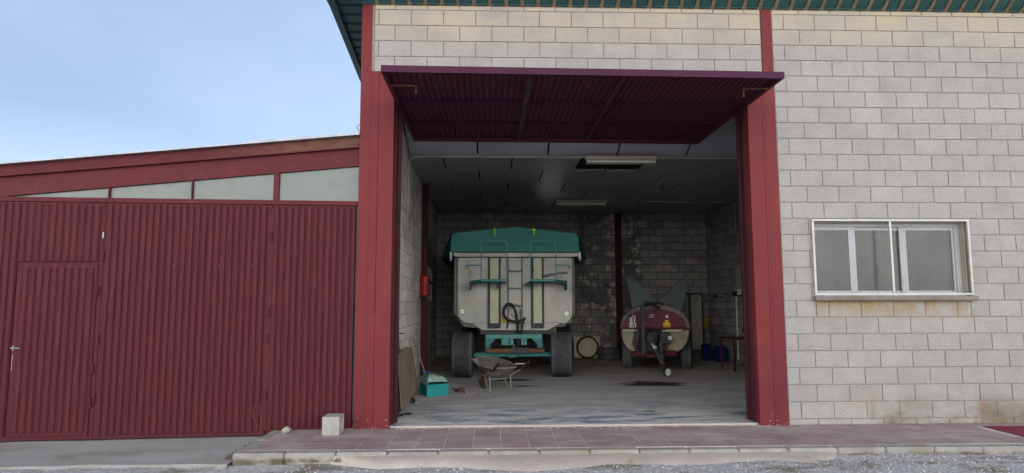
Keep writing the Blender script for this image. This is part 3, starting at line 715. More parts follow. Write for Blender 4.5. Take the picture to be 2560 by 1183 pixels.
b.prism([(U(XA), zbm(XA)-.004), (U(XB), zbm(XB)-.004), (U(XB), zbm(XB)+.012), (U(XA), zbm(XA)+.012)], -.008, .0075); b.build('flange', M['red_shed'], bm_)
b = S(); b.prism([(U(XA), zfl(XA)+.0005), (U(XB), zfl(XB)+.0005), (U(XB), zrt(XB)-.012), (U(XA), zrt(XA)-.012)], -.004, .10); b.build('fascia', M['red_fascia'], sh)
b = S(); b.prism([(U(XA), zrt(XA)-.0115), (U(XB), zrt(XB)-.0115), (U(XB), zrt(XB)+.006), (U(XA), zrt(XA)+.006)], -.075, 9.0)
rfo = b.build('roof', M['galv'], sh)
b = S(); b.prism([(U(-2.9), zrt(-2.9)+.0065), (U(XB), zrt(XB)+.0065), (U(XB), zrt(XB)+.022), (U(-2.9), zrt(-2.9)+.022)], -.06, 9.0); b.build('flashing', M['galv'], rfo)
b = S()
b.tube([(U(-1.60), -.03, zrt(-1.6)+.04), (U(-1.63), -.03, zrt(-1.6)+.09), (U(-1.60), -.03, zrt(-1.6)+.13)], .004, 5); b.build('wire_end', M['steel_dark'], rfo)
for X, wdt in ((-4.43, .014), (-3.512, .014), (-2.555, .064)):
    b = S(); b.box(U(X)-wdt/2, U(X)+wdt/2, -.002, .06, 2.6725, zbm(X)-.003, .001); b.build('mullion', M['red_shed'], sh)
for Xa, Xb in ((-5.5, -4.44), (-4.42, -3.522), (-3.502, -2.59), (-2.52, -1.592)):
    b = S(); b.prism([(U(Xa), 2.6725), (U(Xb), 2.6725), (U(Xb), zbm(Xb)-.004), (U(Xa), zbm(Xa)-.004)], .03, .038)
    b.build('clerestory_pane', M['pane'], sh)
b = S(); b.box(U(-9.2), -.02, .13, .16, -.1, 2.6); b.build('gap_light_block', M['steel_dark'], sh)  # added unseen backing, blocks sky light leaking through the door gaps
b = S(); b.box(U(-9.2), -.02, 8.8, 9.0, -.1, 2.6); b.box(U(-9.2)-.1, U(-9.2), .0, 9.0, -.1, 2.5); b.build('rear_wall', M['block_in'], sh)

# ------------------------------------------------------------------ things on the pavement
hb = MB()
X0, X1, Y0, Y1, Zt = -1.853, -1.662, -0.385, -0.150, 0.203
outer = [(Y0,0.002),(Y1,0.002),(Y1,Zt),(Y0,Zt)]
def ring(x0, x1, o, i):
    n = 4; V = [(x0,a,c) for a, c in o]+[(x1,a,c) for a, c in o]+[(x0,a,c) for a, c in i]+[(x1,a,c) for a, c in i]; F = []
    for k in range(4):
        l = (k+1) % 4; F += [(k,l,4+l,4+k), (8+k,12+k,12+l,8+l), (k,8+k,8+l,l), (4+k,4+l,12+l,12+k)]
    hb.add(V, F)
M['cblock'] = mat('hollow_block_concrete', (0.29,0.285,0.26), (0.22,0.215,0.19), scale=6, rough=0.9, bump=0.6, bscale=60, fine=0.1)
ring(X0, X1, outer, [(Y0+.034,.036),(Y1-.034,.036),(Y1-.034,Zt-.034),(Y0+.034,Zt-.034)])
o = hb.build('hollow_block', M['cblock'], bevel=.006, label='single hollow concrete block standing on the pavement beside the left red post', category='concrete block')
rg = MB(); cx, cy2 = -2.36, -0.05
c0 = atz(716, 1084, 0.0)
vs = []; n = 14
for j in range(7):
    for i in range(n):
        th_ = math.pi*j/6; ph = 2*math.pi*i/n; rr = 0.045*(1+0.5*mnoise.noise(Vector((i*1.3, j*1.7, 4))))
        vs.append((c0.x+rr*1.25*math.sin(th_)*math.cos(ph), c0.y+rr*math.sin(th_)*math.sin(ph), .03+rr*.85*math.cos(th_)))
fs = [(j*n+i, j*n+(i+1) % n, (j+1)*n+(i+1) % n, (j+1)*n+i) for j in range(6) for i in range(n)]
rg.add(vs, fs).build('rag', mat('crumpled_rag', (0.30,0.31,0.24), (0.05,0.05,0.05), scale=18, rough=0.9), label='crumpled pale and black rag lying on the pavement against the shed', category='rag')
# dry twig growing at the pavement corner
tw = MB(); b0 = at(648, 1096, -0.12); b0.z = -0.07
def tp(px, py): p = at(px, py, -0.12); return p
for pts, r in (([(648,1092),(650,1075),(652,1052),(650,1030),(651,1010)], .0022), ([(649,1073),(640,1058),(634,1045),(634,1030),(637,1014)], .0018),
               ([(635,1048),(627,1035),(624,1022)], .0012), ([(634,1040),(640,1030)], .001), ([(627,1035),(622,1034)], .001), ([(651,1040),(656,1028)], .001), ([(633,1034),(628,1022),(630,1016)], .001), ([(625,1028),(621,1022)], .001)):
    tw.tube([tp(*p) for p in pts], r, 5)
tw.build('dry_weed', M['twig'], label='thin bare dried weed growing at the pavement corner against the red shed door', category='weed')
wd_ = MB()
def tuft(x, y, z, h, n):
    for i in range(n):
        a = random.random()*6.28; l = h*random.uniform(.4, 1); dx, dy = math.cos(a), math.sin(a); s = random.uniform(.3, .9)*l; w_ = .0035
        px, py = x+random.gauss(0,.02), y+random.gauss(0,.012)
        wd_.add([(px-dy*w_, py+dx*w_, z), (px+dy*w_, py-dx*w_, z), (px+dx*s*.5, py+dy*s*.5, z+l*.8), (px+dx*s, py+dy*s, z+l)], [(0,1,2),(1,3,2)])
for i in range(150):
    x = random.uniform(-2.4, 7.5)
    if -1.3 < x < 3.3 and random.random() < 0.8: continue
    tuft(x, -1.235+random.gauss(0,.01), -0.075, random.uniform(.015,.045), random.randint(4,12))
for i in range(60): tuft(random.uniform(-2.62,-2.5), random.uniform(-1.1,-.25), -.072, random.uniform(.01,.035), 8)
for i in range(70): tuft(random.uniform(-7.5,-2.5), -1.36+random.gauss(0,.02), -.10, random.uniform(.01,.025), 7)
for px, py in ((2040,1168),(2110,1177),(2330,1162),(2440,1158),(2510,1160),(2240,1160),(2180,1158),(2400,1166)):
    p = atz(px, py, -.07)
    for i in range(3): tuft(p.x+random.gauss(0,.05), p.y+random.gauss(0,.02), gz(p.x,p.y), .022, 8)
wd_.build('weeds', M['weed'], label='sparse low weeds along the kerb foot and yard', kind='stuff', category='weeds')
# drain grating
gt = thing('drain_grating', (6.1, -.45, 0), 'dark red iron grating set into the pavement at the foot of the block wall', 'grating')
b = MB(); GX0, GX1, GY0, GY1 = 5.745, 6.9, -.80, -.19
for q in ((GX0,GX1,GY0,GY0+.025),(GX0,GX1,GY1-.025,GY1),(GX0,GX0+.025,GY0+.026,GY1-.026),(GX1-.025,GX1,GY0+.026,GY1-.026)): b.box(*q, -.03, .006, .002)
b.build('frame', M['grate'], gt)
b = MB(); y = GY0+.04
while y < GY1-.03: b.box(GX0+.026, GX1-.026, y, y+.012, .001, .005); y += .03
b.build('bars', M['grate'], gt)
b = MB(); b.box(GX0+.0255, GX1-.0255, GY0+.0255, GY1-.0255, -.0012, .0005); b.build('pit', M['void'], gt)

# ------------------------------------------------------------------ fixtures inside
def lamp(x0, x1, y, label):
    t_ = thing('ceiling_light', ((x0+x1)/2, y, 3.72), label, 'ceiling light', 'strip lights under the garage ceiling')
    b = MB(); b.box(x0, x1, y-.05, y+.05, 3.80, 3.866, .004); b.build('housing', M['cream'], t_)
    b = MB(); b.tube([(x0+.02, y-.02, 3.775), (x1-.02, y-.02, 3.775)], .020, 10); b.build('tube', M['tube_white'], t_)
    b = MB(); b.box(x0+.005, x1-.005, y-.065, y+.065, 3.742, 3.748, .002); b.build('diffuser', M['cream'], t_)
lamp(1.568, 2.748, 2.74, 'cream strip light on the ceiling just behind the raised door, beside the missing panel')
lamp(1.550, 2.758, 7.40, 'second strip light deeper in the garage, between trailer and back wall')
b = MB(); b.tube([(XL(3)+.02, 2.76, 2.95), (XL(3)+.02, 2.76, 3.70), (XL(3)+.04, 2.76, 3.80), (XL(3)+.12, 2.76, 3.845), (-.9, 2.76, 3.85), (1.566, 2.76, 3.85)], .011, 8)
b.tube([(XL(3)+.02, 2.76, 2.95), (XL(3)+.02, 2.70, 2.93), (XL(1)+.02, .5, 2.90)], .011, 8)
b.build('conduit', M['cream'], label='cream electrical conduit along the ceiling and down the left wall to the first light', category='conduit')
b = MB(); b.tube([(2.752, 2.76, 3.85), (5.6, 2.80, 3.85)], .009, 8); b.build('conduit', M['cream'], label='cream conduit along the ceiling to the right of the first light', category='conduit')
b = MB(); b.tube([(2.76, 7.42, 3.85), (5.80, 7.5, 3.85), (5.87, 7.5, 3.80), (5.88, 7.5, 3.12), (5.88, 7.2, 3.03)], .010, 8); b.box(5.86, 5.90, 7.05, 7.15, 2.95, 3.1, .004)
b.build('conduit', M['cream'], label='conduit from the rear light across the ceiling and down the right wall', category='conduit')
for (px, py, yy, lb) in ((1655, 463, 5.26, 'dark hook loop hanging from the ceiling, the nearer of two'), (1595, 500, 7.18, 'dark hook loop hanging from the ceiling above the sprayer, the farther of two')):
    p = at(px, py, yy); b = MB(); zt = 3.868
    b.tube([(p.x, yy, zt), (p.x+.004, yy, zt-.06)], .008, 6)
    b.tube([(p.x+.045*math.sin(q), yy, zt-.115-.055*math.cos(q)*(-1)) for q in [2*math.pi*k/14 for k in range(14)]], .007, 6, closed=True)
    b.build('ceiling_hook', M['black'], label=lb, category='hook', group='hooks in the garage ceiling')

# fire extinguisher under its red cover, fixed to the left column
fe = thing('extinguisher_cover', (-1.28, 5.18, 1.56), 'red extinguisher cover with white lettering fixed on the left inner column', 'fire extinguisher')
p0 = at(1055, 745, 5.12); p1 = at(1055, 690, 5.12); s_ = .092
FM = Matrix.Translation((p0.x, 5.17, 0)) @ Matrix.Rotation(R(40), 4, 'Z')
b = MB(FM); b.box(-s_, s_, -s_, s_, p0.z+.045, p1.z, .006)
b.add([(-s_,-s_,p1.z+.0005),(s_,-s_,p1.z+.0005),(s_,s_,p1.z+.0005),(-s_,s_,p1.z+.0005),(0,0,p1.z+.05)], [(0,1,4),(1,2,4),(2,3,4),(3,0,4),(3,2,1,0)])
b.build('cover', M['fire'], fe)
b = MB(FM); b.box(-s_+.004, s_-.004, -s_+.004, s_-.004, p0.z, p0.z+.044, .004); b.build('base', M['black'], fe)
def text(body, size, Mx, m_, parent, name='lettering'):
    cu = bpy.data.curves.new('t', 'FONT'); cu.body = body; cu.size = size; cu.align_x = 'CENTER'; cu.align_y = 'CENTER'; cu.extrude = 0.001
    ob = bpy.data.objects.new('t', cu); col.objects.link(ob); dg = bpy.context.evaluated_depsgraph_get()
    me = bpy.data.meshes.new_from_object(ob.evaluated_get(dg)); bpy.data.objects.remove(ob)
    me.transform(Matrix.Translation(-WL[parent.name]) @ Mx); me.materials.clear(); me.materials.append(m_); me.name = name
    o = bpy.data.objects.new(name, me); col.objects.link(o); o.parent = parent; WL[o.name] = WL[parent.name]; return o
TM = FM @ Matrix.Translation((.0, -s_-.002, (p0.z+p1.z)/2+.02)) @ Matrix.Rotation(R(90), 4, 'X') @ Matrix.Rotation(R(-90), 4, 'Z')
text('EXTINTOR', .072, TM, mat('faded_lettering', (0.45,0.22,0.22)), fe)
# pale slatted panel on the left wall behind the column
sp_ = thing('slatted_panel', (XL(6.4)+.05, 6.6, 1.55), 'three pale upright slats with a dark latch hanging on the left wall behind the column', 'slatted panel')
for i, yy in enumerate((6.0, 6.65, 7.45)):
    b = MB(); b.box(XL(yy)+.012, XL(yy)+.045, yy, yy+.16, 1.55-.02*i, 2.27-.02*i, .003); b.build('slat', M['alu'], sp_)
b = MB(); b.box(XL(6.5)+.046, XL(6.5)+.07, 6.05, 7.55, 1.89, 1.93); b.build('latch', M['black'], sp_)

# ------------------------------------------------------------------ trailer
tr = thing('tipping_trailer', (0.45, 5.2, 0.02), 'tall aluminium farm trailer with a teal tarpaulin roof parked nose out in the garage', 'trailer')
def arc(cx, cz, r, a0, a1, n=6): return [(cx+r*math.cos(R(a0+(a1-a0)*i/n)), cz+r*math.sin(R(a0+(a1-a0)*i/n))) for i in range(n+1)]
b = MB(); b.prism([(-.72,2.34),(-.72,1.26),(-.53,.985),(-.33,.965),(1.25,.965),(1.47,.985),(1.675,1.22),(1.675,2.34)], 5.15, 8.5); b.build('body', M['rim_grey'], tr)
b = MB(); poly = [(-.645,2.345)]+arc(-.405,1.285,.24,180,250)+[(-.36,1.05),(-.165,.915),(1.13,.91),(1.37,1.045)]+arc(1.375,1.265,.24,290,360)+[(1.617,2.345)]
b.prism(poly, 5.085, 5.149); b.build('front_panel', M['alu'], tr, bevel=.004)
b = MB(); b.box(-.36, -.056, 5.079, 5.0845, 1.055, 1.062); b.box(.22, .80, 5.079, 5.0845, 1.052, 1.059); b.box(1.04, 1.40, 5.079, 5.0845, 1.052, 1.059); b.build('seam', M['steel_dark'], tr)
for xa in (-.053, .800):
    b = MB(); b.box(xa, xa+.045, 5.02, 5.0845, .955, 2.335, .002); b.box(xa+.212, xa+.24+.012, 5.02, 5.0845, .955, 2.335, .002); b.box(xa+.046, xa+.211, 5.045, 5.0845, .955, 1.052); ch = b.build('channel', M['steel_dark'], tr)
    b = MB(); b.box(xa+.0455, xa+.2115, 5.03, 5.0846, 1.053, 2.30, .002); b.build('strip', M['alu_strip'], ch)
b = MB(); b.box(-.70, 1.69, 4.97, 5.08, 2.353, 2.432, .006); b.box(-.725, -.60, 4.955, 4.969, 2.36, 2.43, .003); b.box(1.61, 1.73, 4.955, 4.969, 2.36, 2.43, .003); rl = b.build('top_rail', M['alu'], tr)
for xx in (-.78, 1.76):
    b = MB(); b.box(xx-.025, xx+.025, 4.96, 5.03, 2.32, 2.45, .004); b.box(xx-.012, xx+.012, 4.93, 4.955, 2.27, 2.36, .003); b.tube([(xx, 4.95, 2.28), (xx+.03, 4.94, 2.33)], .01, 6); b.build('clamp', M['galv'], rl)
# ladder
b = MB()
for xx in (.345, .622): b.tube([(xx,5.02,2.34),(xx,5.02,1.06),(xx-.01,5.03,1.0),(xx-.015,5.06,.965)], .011, 8)
M['ladder'] = mat('dull_ladder_steel', (0.17,0.17,0.17), (0.10,0.095,0.09), scale=8, rough=0.45, metal=0.3)
ld = b.build('ladder', M['ladder'], tr)
for zz in (2.075, 1.735, 1.395, 1.06):
    b = MB(); b.tube([(.345,5.018,zz),(.622,5.018,zz)], .011, 8); b.build('rung', M['ladder'], ld)
# platforms with hoops
for x0, x1, sg in ((-.180, .312, -1), (.768, 1.250, 1)):
    b = MB(); b.box(x0+.014, x1-.014, 4.64, 5.0, 1.876, 1.884); b.box(x0+.014, x1-.014, 4.628, 4.6395, 1.862, 1.906); pl = b.build('step_plate', M['teal_light'], tr)
    b = MB()
    for k in range(15): b.disc((x0+.045+k*(x1-x0-.09)/14, 1.888), .0075, 4.6245, 4.6275, 10)
    b.build('perforations', M['black'], pl)
    out_x = x0 if sg < 0 else x1; in_x = x1 if sg < 0 else x0
    b = MB(); yy = 4.65; rr = .055; s2 = -1 if in_x > out_x else 1
    pts = [(out_x, yy, 1.88), (out_x, yy, 2.63)] + [(in_x+s2*rr-s2*rr*math.sin(R(q)), yy, 2.63-rr+rr*math.cos(R(q))) for q in (0,22,45,67,90)] + [(in_x, yy, 1.88)]
    b.tube(pts, .013, 8); b.build('hoop', M['teal_light'], tr)
    b = MB(); ox = out_x+sg*.29
    b.tube([(out_x, yy, 2.172), (out_x+sg*.22, yy, 2.168), (ox, yy, 2.155), (ox+(.012 if sg < 0 else -.05), yy, 2.10)], [.013,.013,.015,.018], 8); ar = b.build('mirror_arm', M['teal_metal'], tr)
    if sg < 0:
        b = MB(); b.tube([(ox+.012, yy, 2.095), (ox+.012, yy, 2.045)], .016, 8); b.build('marker_lamp', M['orange'], ar)
    b = MB()
    b.prism([(out_x, 1.90), (out_x+sg*.22, 1.868), (out_x+sg*.22, 1.70), (out_x+sg*.20, 1.70), (out_x+sg*.19, 1.79), (out_x+sg*.09, 1.835), (in_x, 1.838), (in_x, 1.858), (out_x, 1.86)][::(1 if sg > 0 else -1)], 4.66, 4.98)
    bx = in_x-s2*0 ; bx = in_x+s2*.135 if sg < 0 else in_x+s2*.0
    hx = (.135 if sg < 0 else .795)
    b.prism([(hx-.03*(1 if sg < 0 else -0.3), 1.836), (hx+.03, 1.836), (hx+.01, 1.72), (hx-.0, 1.72)], 4.70, 5.0)
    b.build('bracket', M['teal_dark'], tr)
b = MB(); b.prism([(.64,1.80),(.80,1.90),(.80,1.835),(.64,1.80-.005)], 4.72, 5.0); b.build('gusset', M['steel_dark'], tr)
b = MB(); b.tube([(.828,4.99,2.34),(.825,4.98,2.2),(.835,4.98,2.12),(.852,4.98,2.09),(.848,4.98,2.055),(.83,4.98,2.065),(.833,4.98,2.11)], .005, 6); b.build('cord', M['black'], tr)
# tarpaulin
tp_poly = [(-.785,2.437),(-.785,2.70)]+[(-.765,2.775),(-.715,2.825)]+[(.05,2.912),(.486,2.952),(.92,2.905)]+[(1.685,2.822),(1.735,2.775),(1.752,2.70),(1.752,2.437)]
b = MB(); b.prism(tp_poly, 4.945, 8.55); tpn = b.build('tarpaulin', M['teal'], tr, bevel=.02)
b = MB()
for i in range(12): b.box(-.77+i*.21, -.77+i*.21+.205, 4.938, 4.9445, 2.437, 2.452)
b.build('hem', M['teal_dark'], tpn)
for sg, x0 in ((-1, -.79), (1, 1.757)):
    b = MB(); q = lambda a: x0+sg*a
    V = [(q(0),5.0,2.78),(q(.02),5.0,2.36),(q(.13),5.4,2.62),(q(.22),5.5,2.36),(q(.20),8.4,2.64),(q(.26),8.4,2.34),(q(0),8.4,2.80),(q(.10),5.4,2.33),(q(.0),8.4,2.33),(q(.0),5.02,2.34)]
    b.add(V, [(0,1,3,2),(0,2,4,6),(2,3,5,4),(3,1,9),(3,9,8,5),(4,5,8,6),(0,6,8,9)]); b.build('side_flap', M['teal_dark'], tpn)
for px in (1237, 1335):
    p = at(px, 572, 4.93); b = MB(); x = p.x
    b.tube([(x-.01,4.97,2.915),(x-.012,4.935,2.905),(x+.004,4.93,2.86),(x,4.93,2.82),(x+.006,4.93,2.775)], [.011,.017,.015,.012,.009], 7)
    if px > 1300: b.tube([(x-.045,4.935,2.90),(x-.02,4.93,2.865),(x+.02,4.93,2.88),(x+.03,4.93,2.905)], .011, 7)
    st = b.build('tie_strap', M['yrope'], tpn)
    b = MB(); b.tube([(x+.004,4.935,2.775),(x-.004,4.935,2.6),(x-.002,4.93,2.45)], .0022, 5); b.build('cord', M['teal_light'], st)
# markings on the front panel
for c0 in ((-.553,1.283), (1.500,1.238)):
    b = MB(); b.disc(c0, .056, 5.077, 5.0845, 28); d0 = b.build('reflector_ring', M['steel_dark'], tr)
    b = MB(); b.disc(c0, .047, 5.070, 5.0765, 28); b.build('reflector', M['reflector'], d0)
    b = MB(); b.disc(c0, .008, 5.066, 5.0695, 10); b.build('screw', M['steel_dark'], d0)
b = MB(); b.box(.212, .335, 5.076, 5.0845, 1.07, 1.165); ys_ = b.build('sign', M['yellow'], tr)
b = MB(); b.box(.228, .262, 5.073, 5.0755, 1.105, 1.15); b.box(.272, .300, 5.073, 5.0755, 1.105, 1.15); b.box(.225, .325, 5.073, 5.0755, 1.085, 1.09); b.build('pictogram', M['rust'], ys_)
b = MB(); b.box(.234, .256, 5.0705, 5.0725, 1.112, 1.143); b.box(.276, .296, 5.0705, 5.0725, 1.112, 1.143); b.build('pictogram', M['yellow'], ys_)
# dark swoosh decal with slanted white strokes
up_, lo_ = [], []
for i in range(13):
    f_ = i/12; x = 1.040+.495*f_; zt = 2.005+.062*math.sin(f_*1.45); up_.append((x, zt)); lo_.append((x, zt-(.075-.028*f_) if i else zt-.03))
b = MB(); b.prism(up_+lo_[::-1], 5.079, 5.0845); dc = b.build('decal', M['rim_grey'], tr)
b = MB(); b.prism([(1.24,1.958),(1.445,1.958),(1.445,1.945),(1.24,1.945)], 5.079, 5.0845); b.prism([(1.475,1.94),(1.535,1.94),(1.535,2.02),(1.49,2.02)], 5.079, 5.0845); b.build('decal', M['rim_grey'], tr)
b = MB()
for k, x in enumerate((1.468, 1.494, 1.516)):
    b.prism([(x-.012,1.945),(x,1.945),(x+.022,2.012),(x+.010,2.012)], 5.0755, 5.0785)
for k in range(5): b.prism([(1.36+k*.022,1.984),(1.366+k*.022,1.984),(1.374+k*.022,2.0),(1.368+k*.022,2.0)], 5.0755, 5.0785)
b.build('lettering', M['whitep'], dc)
b = MB(); b.prism([(1.05,2.075),(1.50,2.11),(1.50,2.125),(1.05,2.09)], 5.081, 5.0845); b.build('decal', M['alu_strip'], tr)
# hoses
def H(pts, r, y=4.93, nm='hose', m_='black'):
    b = MB(); P = [at(1120+a/7.53, 720+c/7.53, y+0.02*math.sin(i)) for i, (a, c) in enumerate(pts)]
    # Catmull-Rom smoothing
    Q = []
    for i in range(len(P)-1):
        p0, p1, p2, p3 = P[max(i-1,0)], P[i], P[i+1], P[min(i+2,len(P)-1)]
        for s in range(5):
            t_ = s/5; Q.append(0.5*((2*p1)+(p2-p0)*t_+(2*p0-5*p1+4*p2-p3)*t_*t_+(3*p1-p0-3*p2+p3)*t_**3))
    Q.append(P[-1]); b.tube(Q, r, 8); b.build(nm, M[m_], tr, smooth=True)
H([(1265,430),(1215,320),(1140,290),(1070,340),(1035,440),(1045,530),(1110,600),(1250,632),(1390,600),(1455,570)], .017)
H([(1210,330),(1120,320),(1065,400),(1060,500),(1120,580),(1230,620),(1330,625)], .015, 4.90)
H([(1200,320),(1255,420),(1285,560),(1300,700),(1300,900),(1310,1050)], .019)
H([(1215,320),(1275,420),(1310,600),(1325,760),(1320,900),(1330,1100)], .013, 4.90)
H([(1455,560),(1410,640),(1385,800),(1360,930),(1330,1090)], .022, 4.9)
H([(1210,330),(1170,400),(1180,490),(1240,540),(1310,520),(1355,440),(1340,350),(1290,315),(1235,300),(1205,325)], .0055, 4.94)
H([(1120,570),(1120,660),(1110,770)], .010, 4.97)
H([(1360,420),(1362,560),(1350,660),(1330,700)], .007, 4.94)
# chassis
b = MB(); b.box(-.097, .998, 4.86, 4.96, .765, .842, .004); cb = b.build('cross_beam', M['teal_light'], tr)
b = MB(); b.box(-.20, 1.16, 4.965, 5.10, .84, .905, .004); b.box(.02, .12, 5.2, 8.4, .70, .90); b.box(.80, .90, 5.2, 8.4, .70, .90); b.build('chassis_rail', M['steel_dark'], tr)
b = MB(); b.prism([(-.095,.764),(.10,.764),(-.0,.655),(-.0,.60),(-.095,.60)], 4.87, 4.95); b.build('gusset_plate', M['teal_metal'], tr); b = MB(); b.prism([(.998,.764),(.80,.764),(.90,.655),(.90,.60),(.998,.60)][::-1], 4.87, 4.95); b.build('gusset_plate', M['teal_metal'], tr)
b = MB(); b.box(.213, .442, 4.85, 4.8595, .642, .763, .002); b.build('plate', M['teal_light'], tr)
b = MB(); b.box(.590, .700, 4.85, 4.8595, .642, .763, .002); b.build('plate', M['teal_light'], tr)
b = MB(); b.box(.352, .374, 4.846, 4.849, .665, .745); b.disc((.655,.70), .012, 4.842, 4.849, 12); b.build('bolt_slot', M['black'], tr)
for xa in (-.097, .918):
    b = MB(); b.box(xa, xa+.008, 4.80, 4.87, .51, .66); b.box(xa+.075, xa+.083, 4.80, 4.87, .51, .66); b.tube([(xa+.01,4.82,.64),(xa+.07,4.82,.64)], .014, 8); b.tube([(xa+.01,4.82,.60),(xa+.07,4.82,.60)], .012, 8); b.build('spring_shackle', M['teal_light'], tr)
b = MB(); b.box(-.09, 1.035, 4.76, 4.80, .508, .575, .004); rb = b.build('tow_bar', M['rust'], tr)
b = MB(); b.box(.37, .73, 4.72, 4.757, .495, .60, .006); b.tube([(.64,4.71,.575),(.66,4.70,.60),(.70,4.70,.60),(.72,4.71,.575),(.72,4.71,.545)], .010, 6); b.build('hitch_plate', M['steel_dark'], rb)
b = MB(); b.tube([(.43,4.74,.57),(.455,4.70,.66)], .012, 8); b.build('hitch_pin', M['handle'], rb)
b = MB(); b.box(-.33, 1.20, 4.93, 5.01, .415, .470, .006); b.tube([(-.30,4.90,.485),(1.16,4.90,.485)], .012, 8); b.box(.34, .50, 4.91, 4.929, .40, .50, .004); b.box(-.13, .02, 4.91, 4.929, .47, .51, .003); b.box(.90, 1.05, 4.91, 4.929, .47, .51, .003); b.build('axle', M['teal_metal'], tr)
def tyre_prof(r, w, ng, gd, ri):
    pr = [(ri, -w*.40), (r*.80, -w*.50), (r*.93, -w*.485), (r*.985, -w*.42)]
    n = ng; span = w*.80
    for i in range(n):
        a = -span/2 + span*(i+1)/(n+1); g_ = w*.026
        rr = r*(1-0.012*((2*a/span)**2))
        pr += [(rr, a-g_*1.5), (rr-gd, a-g_), (rr-gd, a+g_), (rr, a+g_*1.5)]
    pr += [(r*.985, w*.42), (r*.93, w*.485), (r*.80, w*.50), (ri, w*.40)]
    return pr
def wheel(parent, x, y, z, r, w, yaw=0, ng=6, rimm='teal_metal', outside=1, gd=.032, lugs=False):
    Mx = Matrix.Translation((x, y, z)) @ Matrix.Rotation(yaw, 4, 'Z')
    b = MB(Mx); b.lathe(tyre_prof(r, w, ng, gd, r*.55), (0,0,0), 'x', 56)
    wo = b.build('wheel', M['tyre'], parent, smooth=True)
    b = MB(Mx); b.lathe([(r*.56,-w*.38),(r*.50,-w*.30),(r*.5,w*.30),(r*.56,w*.38),(r*.54,w*.36),(r*.2,w*.1*outside),(.02,w*.12*outside),(.02,-.02),(r*.3,-w*.1)], (0,0,0), 'x', 28); b.build('rim', M[rimm], wo, smooth=True)
    if lugs:
        b = MB(Mx)
        for k in range(30):
            q = 2*math.pi*k/30
            for s in (-1, 1):
                rr = r+.004; V = []
                for aa, dq_ in ((s*w*.05, 0), (s*w*.42, .10)):
                    for e in (-.045, .045): 
                        for r2 in (rr-.014, rr+.006): V.append((aa, r2*math.cos(q+dq_+e), r2*math.sin(q+dq_+e)))
                b.add(V, [(0,2,3,1),(4,5,7,6),(0,1,5,4),(2,6,7,3),(1,3,7,5),(0,4,6,2)])
        b.build('tread_lugs', M['tyre'], wo)
    return wo
wheel(tr, -.535, 4.99, .455, .435, .395, R(-1.5)); wheel(tr, 1.378, 4.99, .455, .435, .40, R(-5))
wheel(tr, -.50, 7.6, .455, .435, .38); wheel(tr, 1.36, 7.6, .455, .435, .38)
b = MB(); b.box(1.28, 1.76, 6.6, 8.3, .80, .965, .02); b.build('mudguard', M['black'], tr)
b = MB(); b.prism([(1.30,.92),(1.68,1.04),(1.70,1.10),(1.64,1.12),(1.28,.99)], 5.8, 5.86); b.box(1.22, 1.36, 5.7, 5.8, .80, .95, .01); b.build('tailgate_lever', M['cream'], tr)

# ------------------------------------------------------------------ orchard sprayer
sp2 = thing('orchard_sprayer', (3.49, 6.4, 0.02), 'maroon and cream tank sprayer trailer with two upright grey fins at its back', 'sprayer')
RM = Matrix.Translation((3.478,5.93,0)) @ Matrix.Rotation(R(-12.5), 4, 'Z') @ Matrix.Translation((-3.478,-5.93,0))
def tank_sec(y, sx, sz, zc=.92):
    pts = []
    for i in range(25):
        q = math.pi*i/24; c_, s2_ = math.cos(q), math.sin(q)
        pts.append((3.478+sx*.735*abs(c_)**.85*(1 if c_ > 0 else -1), y, zc+sz*.505*s2_**.95))
    return pts
# upper shell
b = MB(RM); secs = [(5.93,.90,.84), (5.955,.965,.95), (6.02,1,1), (7.3,1,1), (8.0,.97,.98), (8.1,.85,.85)]
V = []; F = []
for s in secs: V += tank_sec(*s)
for i in range(len(secs)-1):
    for k in range(24): a = i*25+k; F.append((a, a+1, a+26, a+25))
F.append(tuple(range(25))); F.append(tuple(range((len(secs)-1)*25, len(secs)*25))[::-1])
for i in range(len(secs)-1): F.append((i*25, (i+1)*25, (i+1)*25+24, i*25+24))
b.add(V, F); b.build('tank_shell', M['tank_rim'], sp2, smooth=True)
# maroon front face
b = MB(RM); pf = [(3.478+.655*abs(math.cos(q))**.85*(1 if math.cos(q) > 0 else -1)-.02, .925+.385*math.sin(q)**.95) for q in [math.pi*i/28 for i in range(29)]]
b.prism(pf, 5.895, 5.929); mf = b.build('front_cowl', M['maroon'], sp2, bevel=.01)
b = MB(RM); b.box(2.735, 4.215, 5.86, 6.0, .895, .9245, .008); b.build('lip', M['maroon'], sp2)
# lower cream body: two lobes with a recess between
def lobe(pts, nm):
    b = MB(RM); n = len(pts); cx = sum(p[0] for p in pts)/n; cz = sum(p[1] for p in pts)/n
    V = []
    for y, s in ((5.93,.90), (5.95,.97), (6.0,1.0), (7.9,1.0)): V += [(cx+(x-cx)*s, y, cz+(z-cz)*s) for x, z in pts]
    F = [tuple(range(n))]+[(i*n+k, i*n+(k+1) % n, (i+1)*n+(k+1) % n, (i+1)*n+k) for i in range(3) for k in range(n)]
    b.add(V, F); b.build(nm, M['tank'], sp2, smooth=True)
lobe([(2.765,.893),(2.77,.76),(2.80,.62),(2.87,.50),(2.97,.42),(3.08,.41),(3.10,.55),(3.14,.70),(3.15,.893)], 'tank_side')
lobe([(4.19,.893),(4.17,.76),(4.13,.62),(4.05,.50),(3.94,.42),(3.72,.405),(3.70,.55),(3.62,.70),(3.60,.893)][::-1], 'tank_side')
b = MB(RM); b.box(3.0, 3.75, 6.15, 7.8, .40, .893); b.build('recess', M['steel_dark'], sp2)
for xa, xb in ((2.80, 3.13), (3.70, 4.02)):
    b = MB(RM); b.box(xa, xb, 5.85, 5.925, .835, .888, .014); b.build('headlight', M['cream'], sp2)
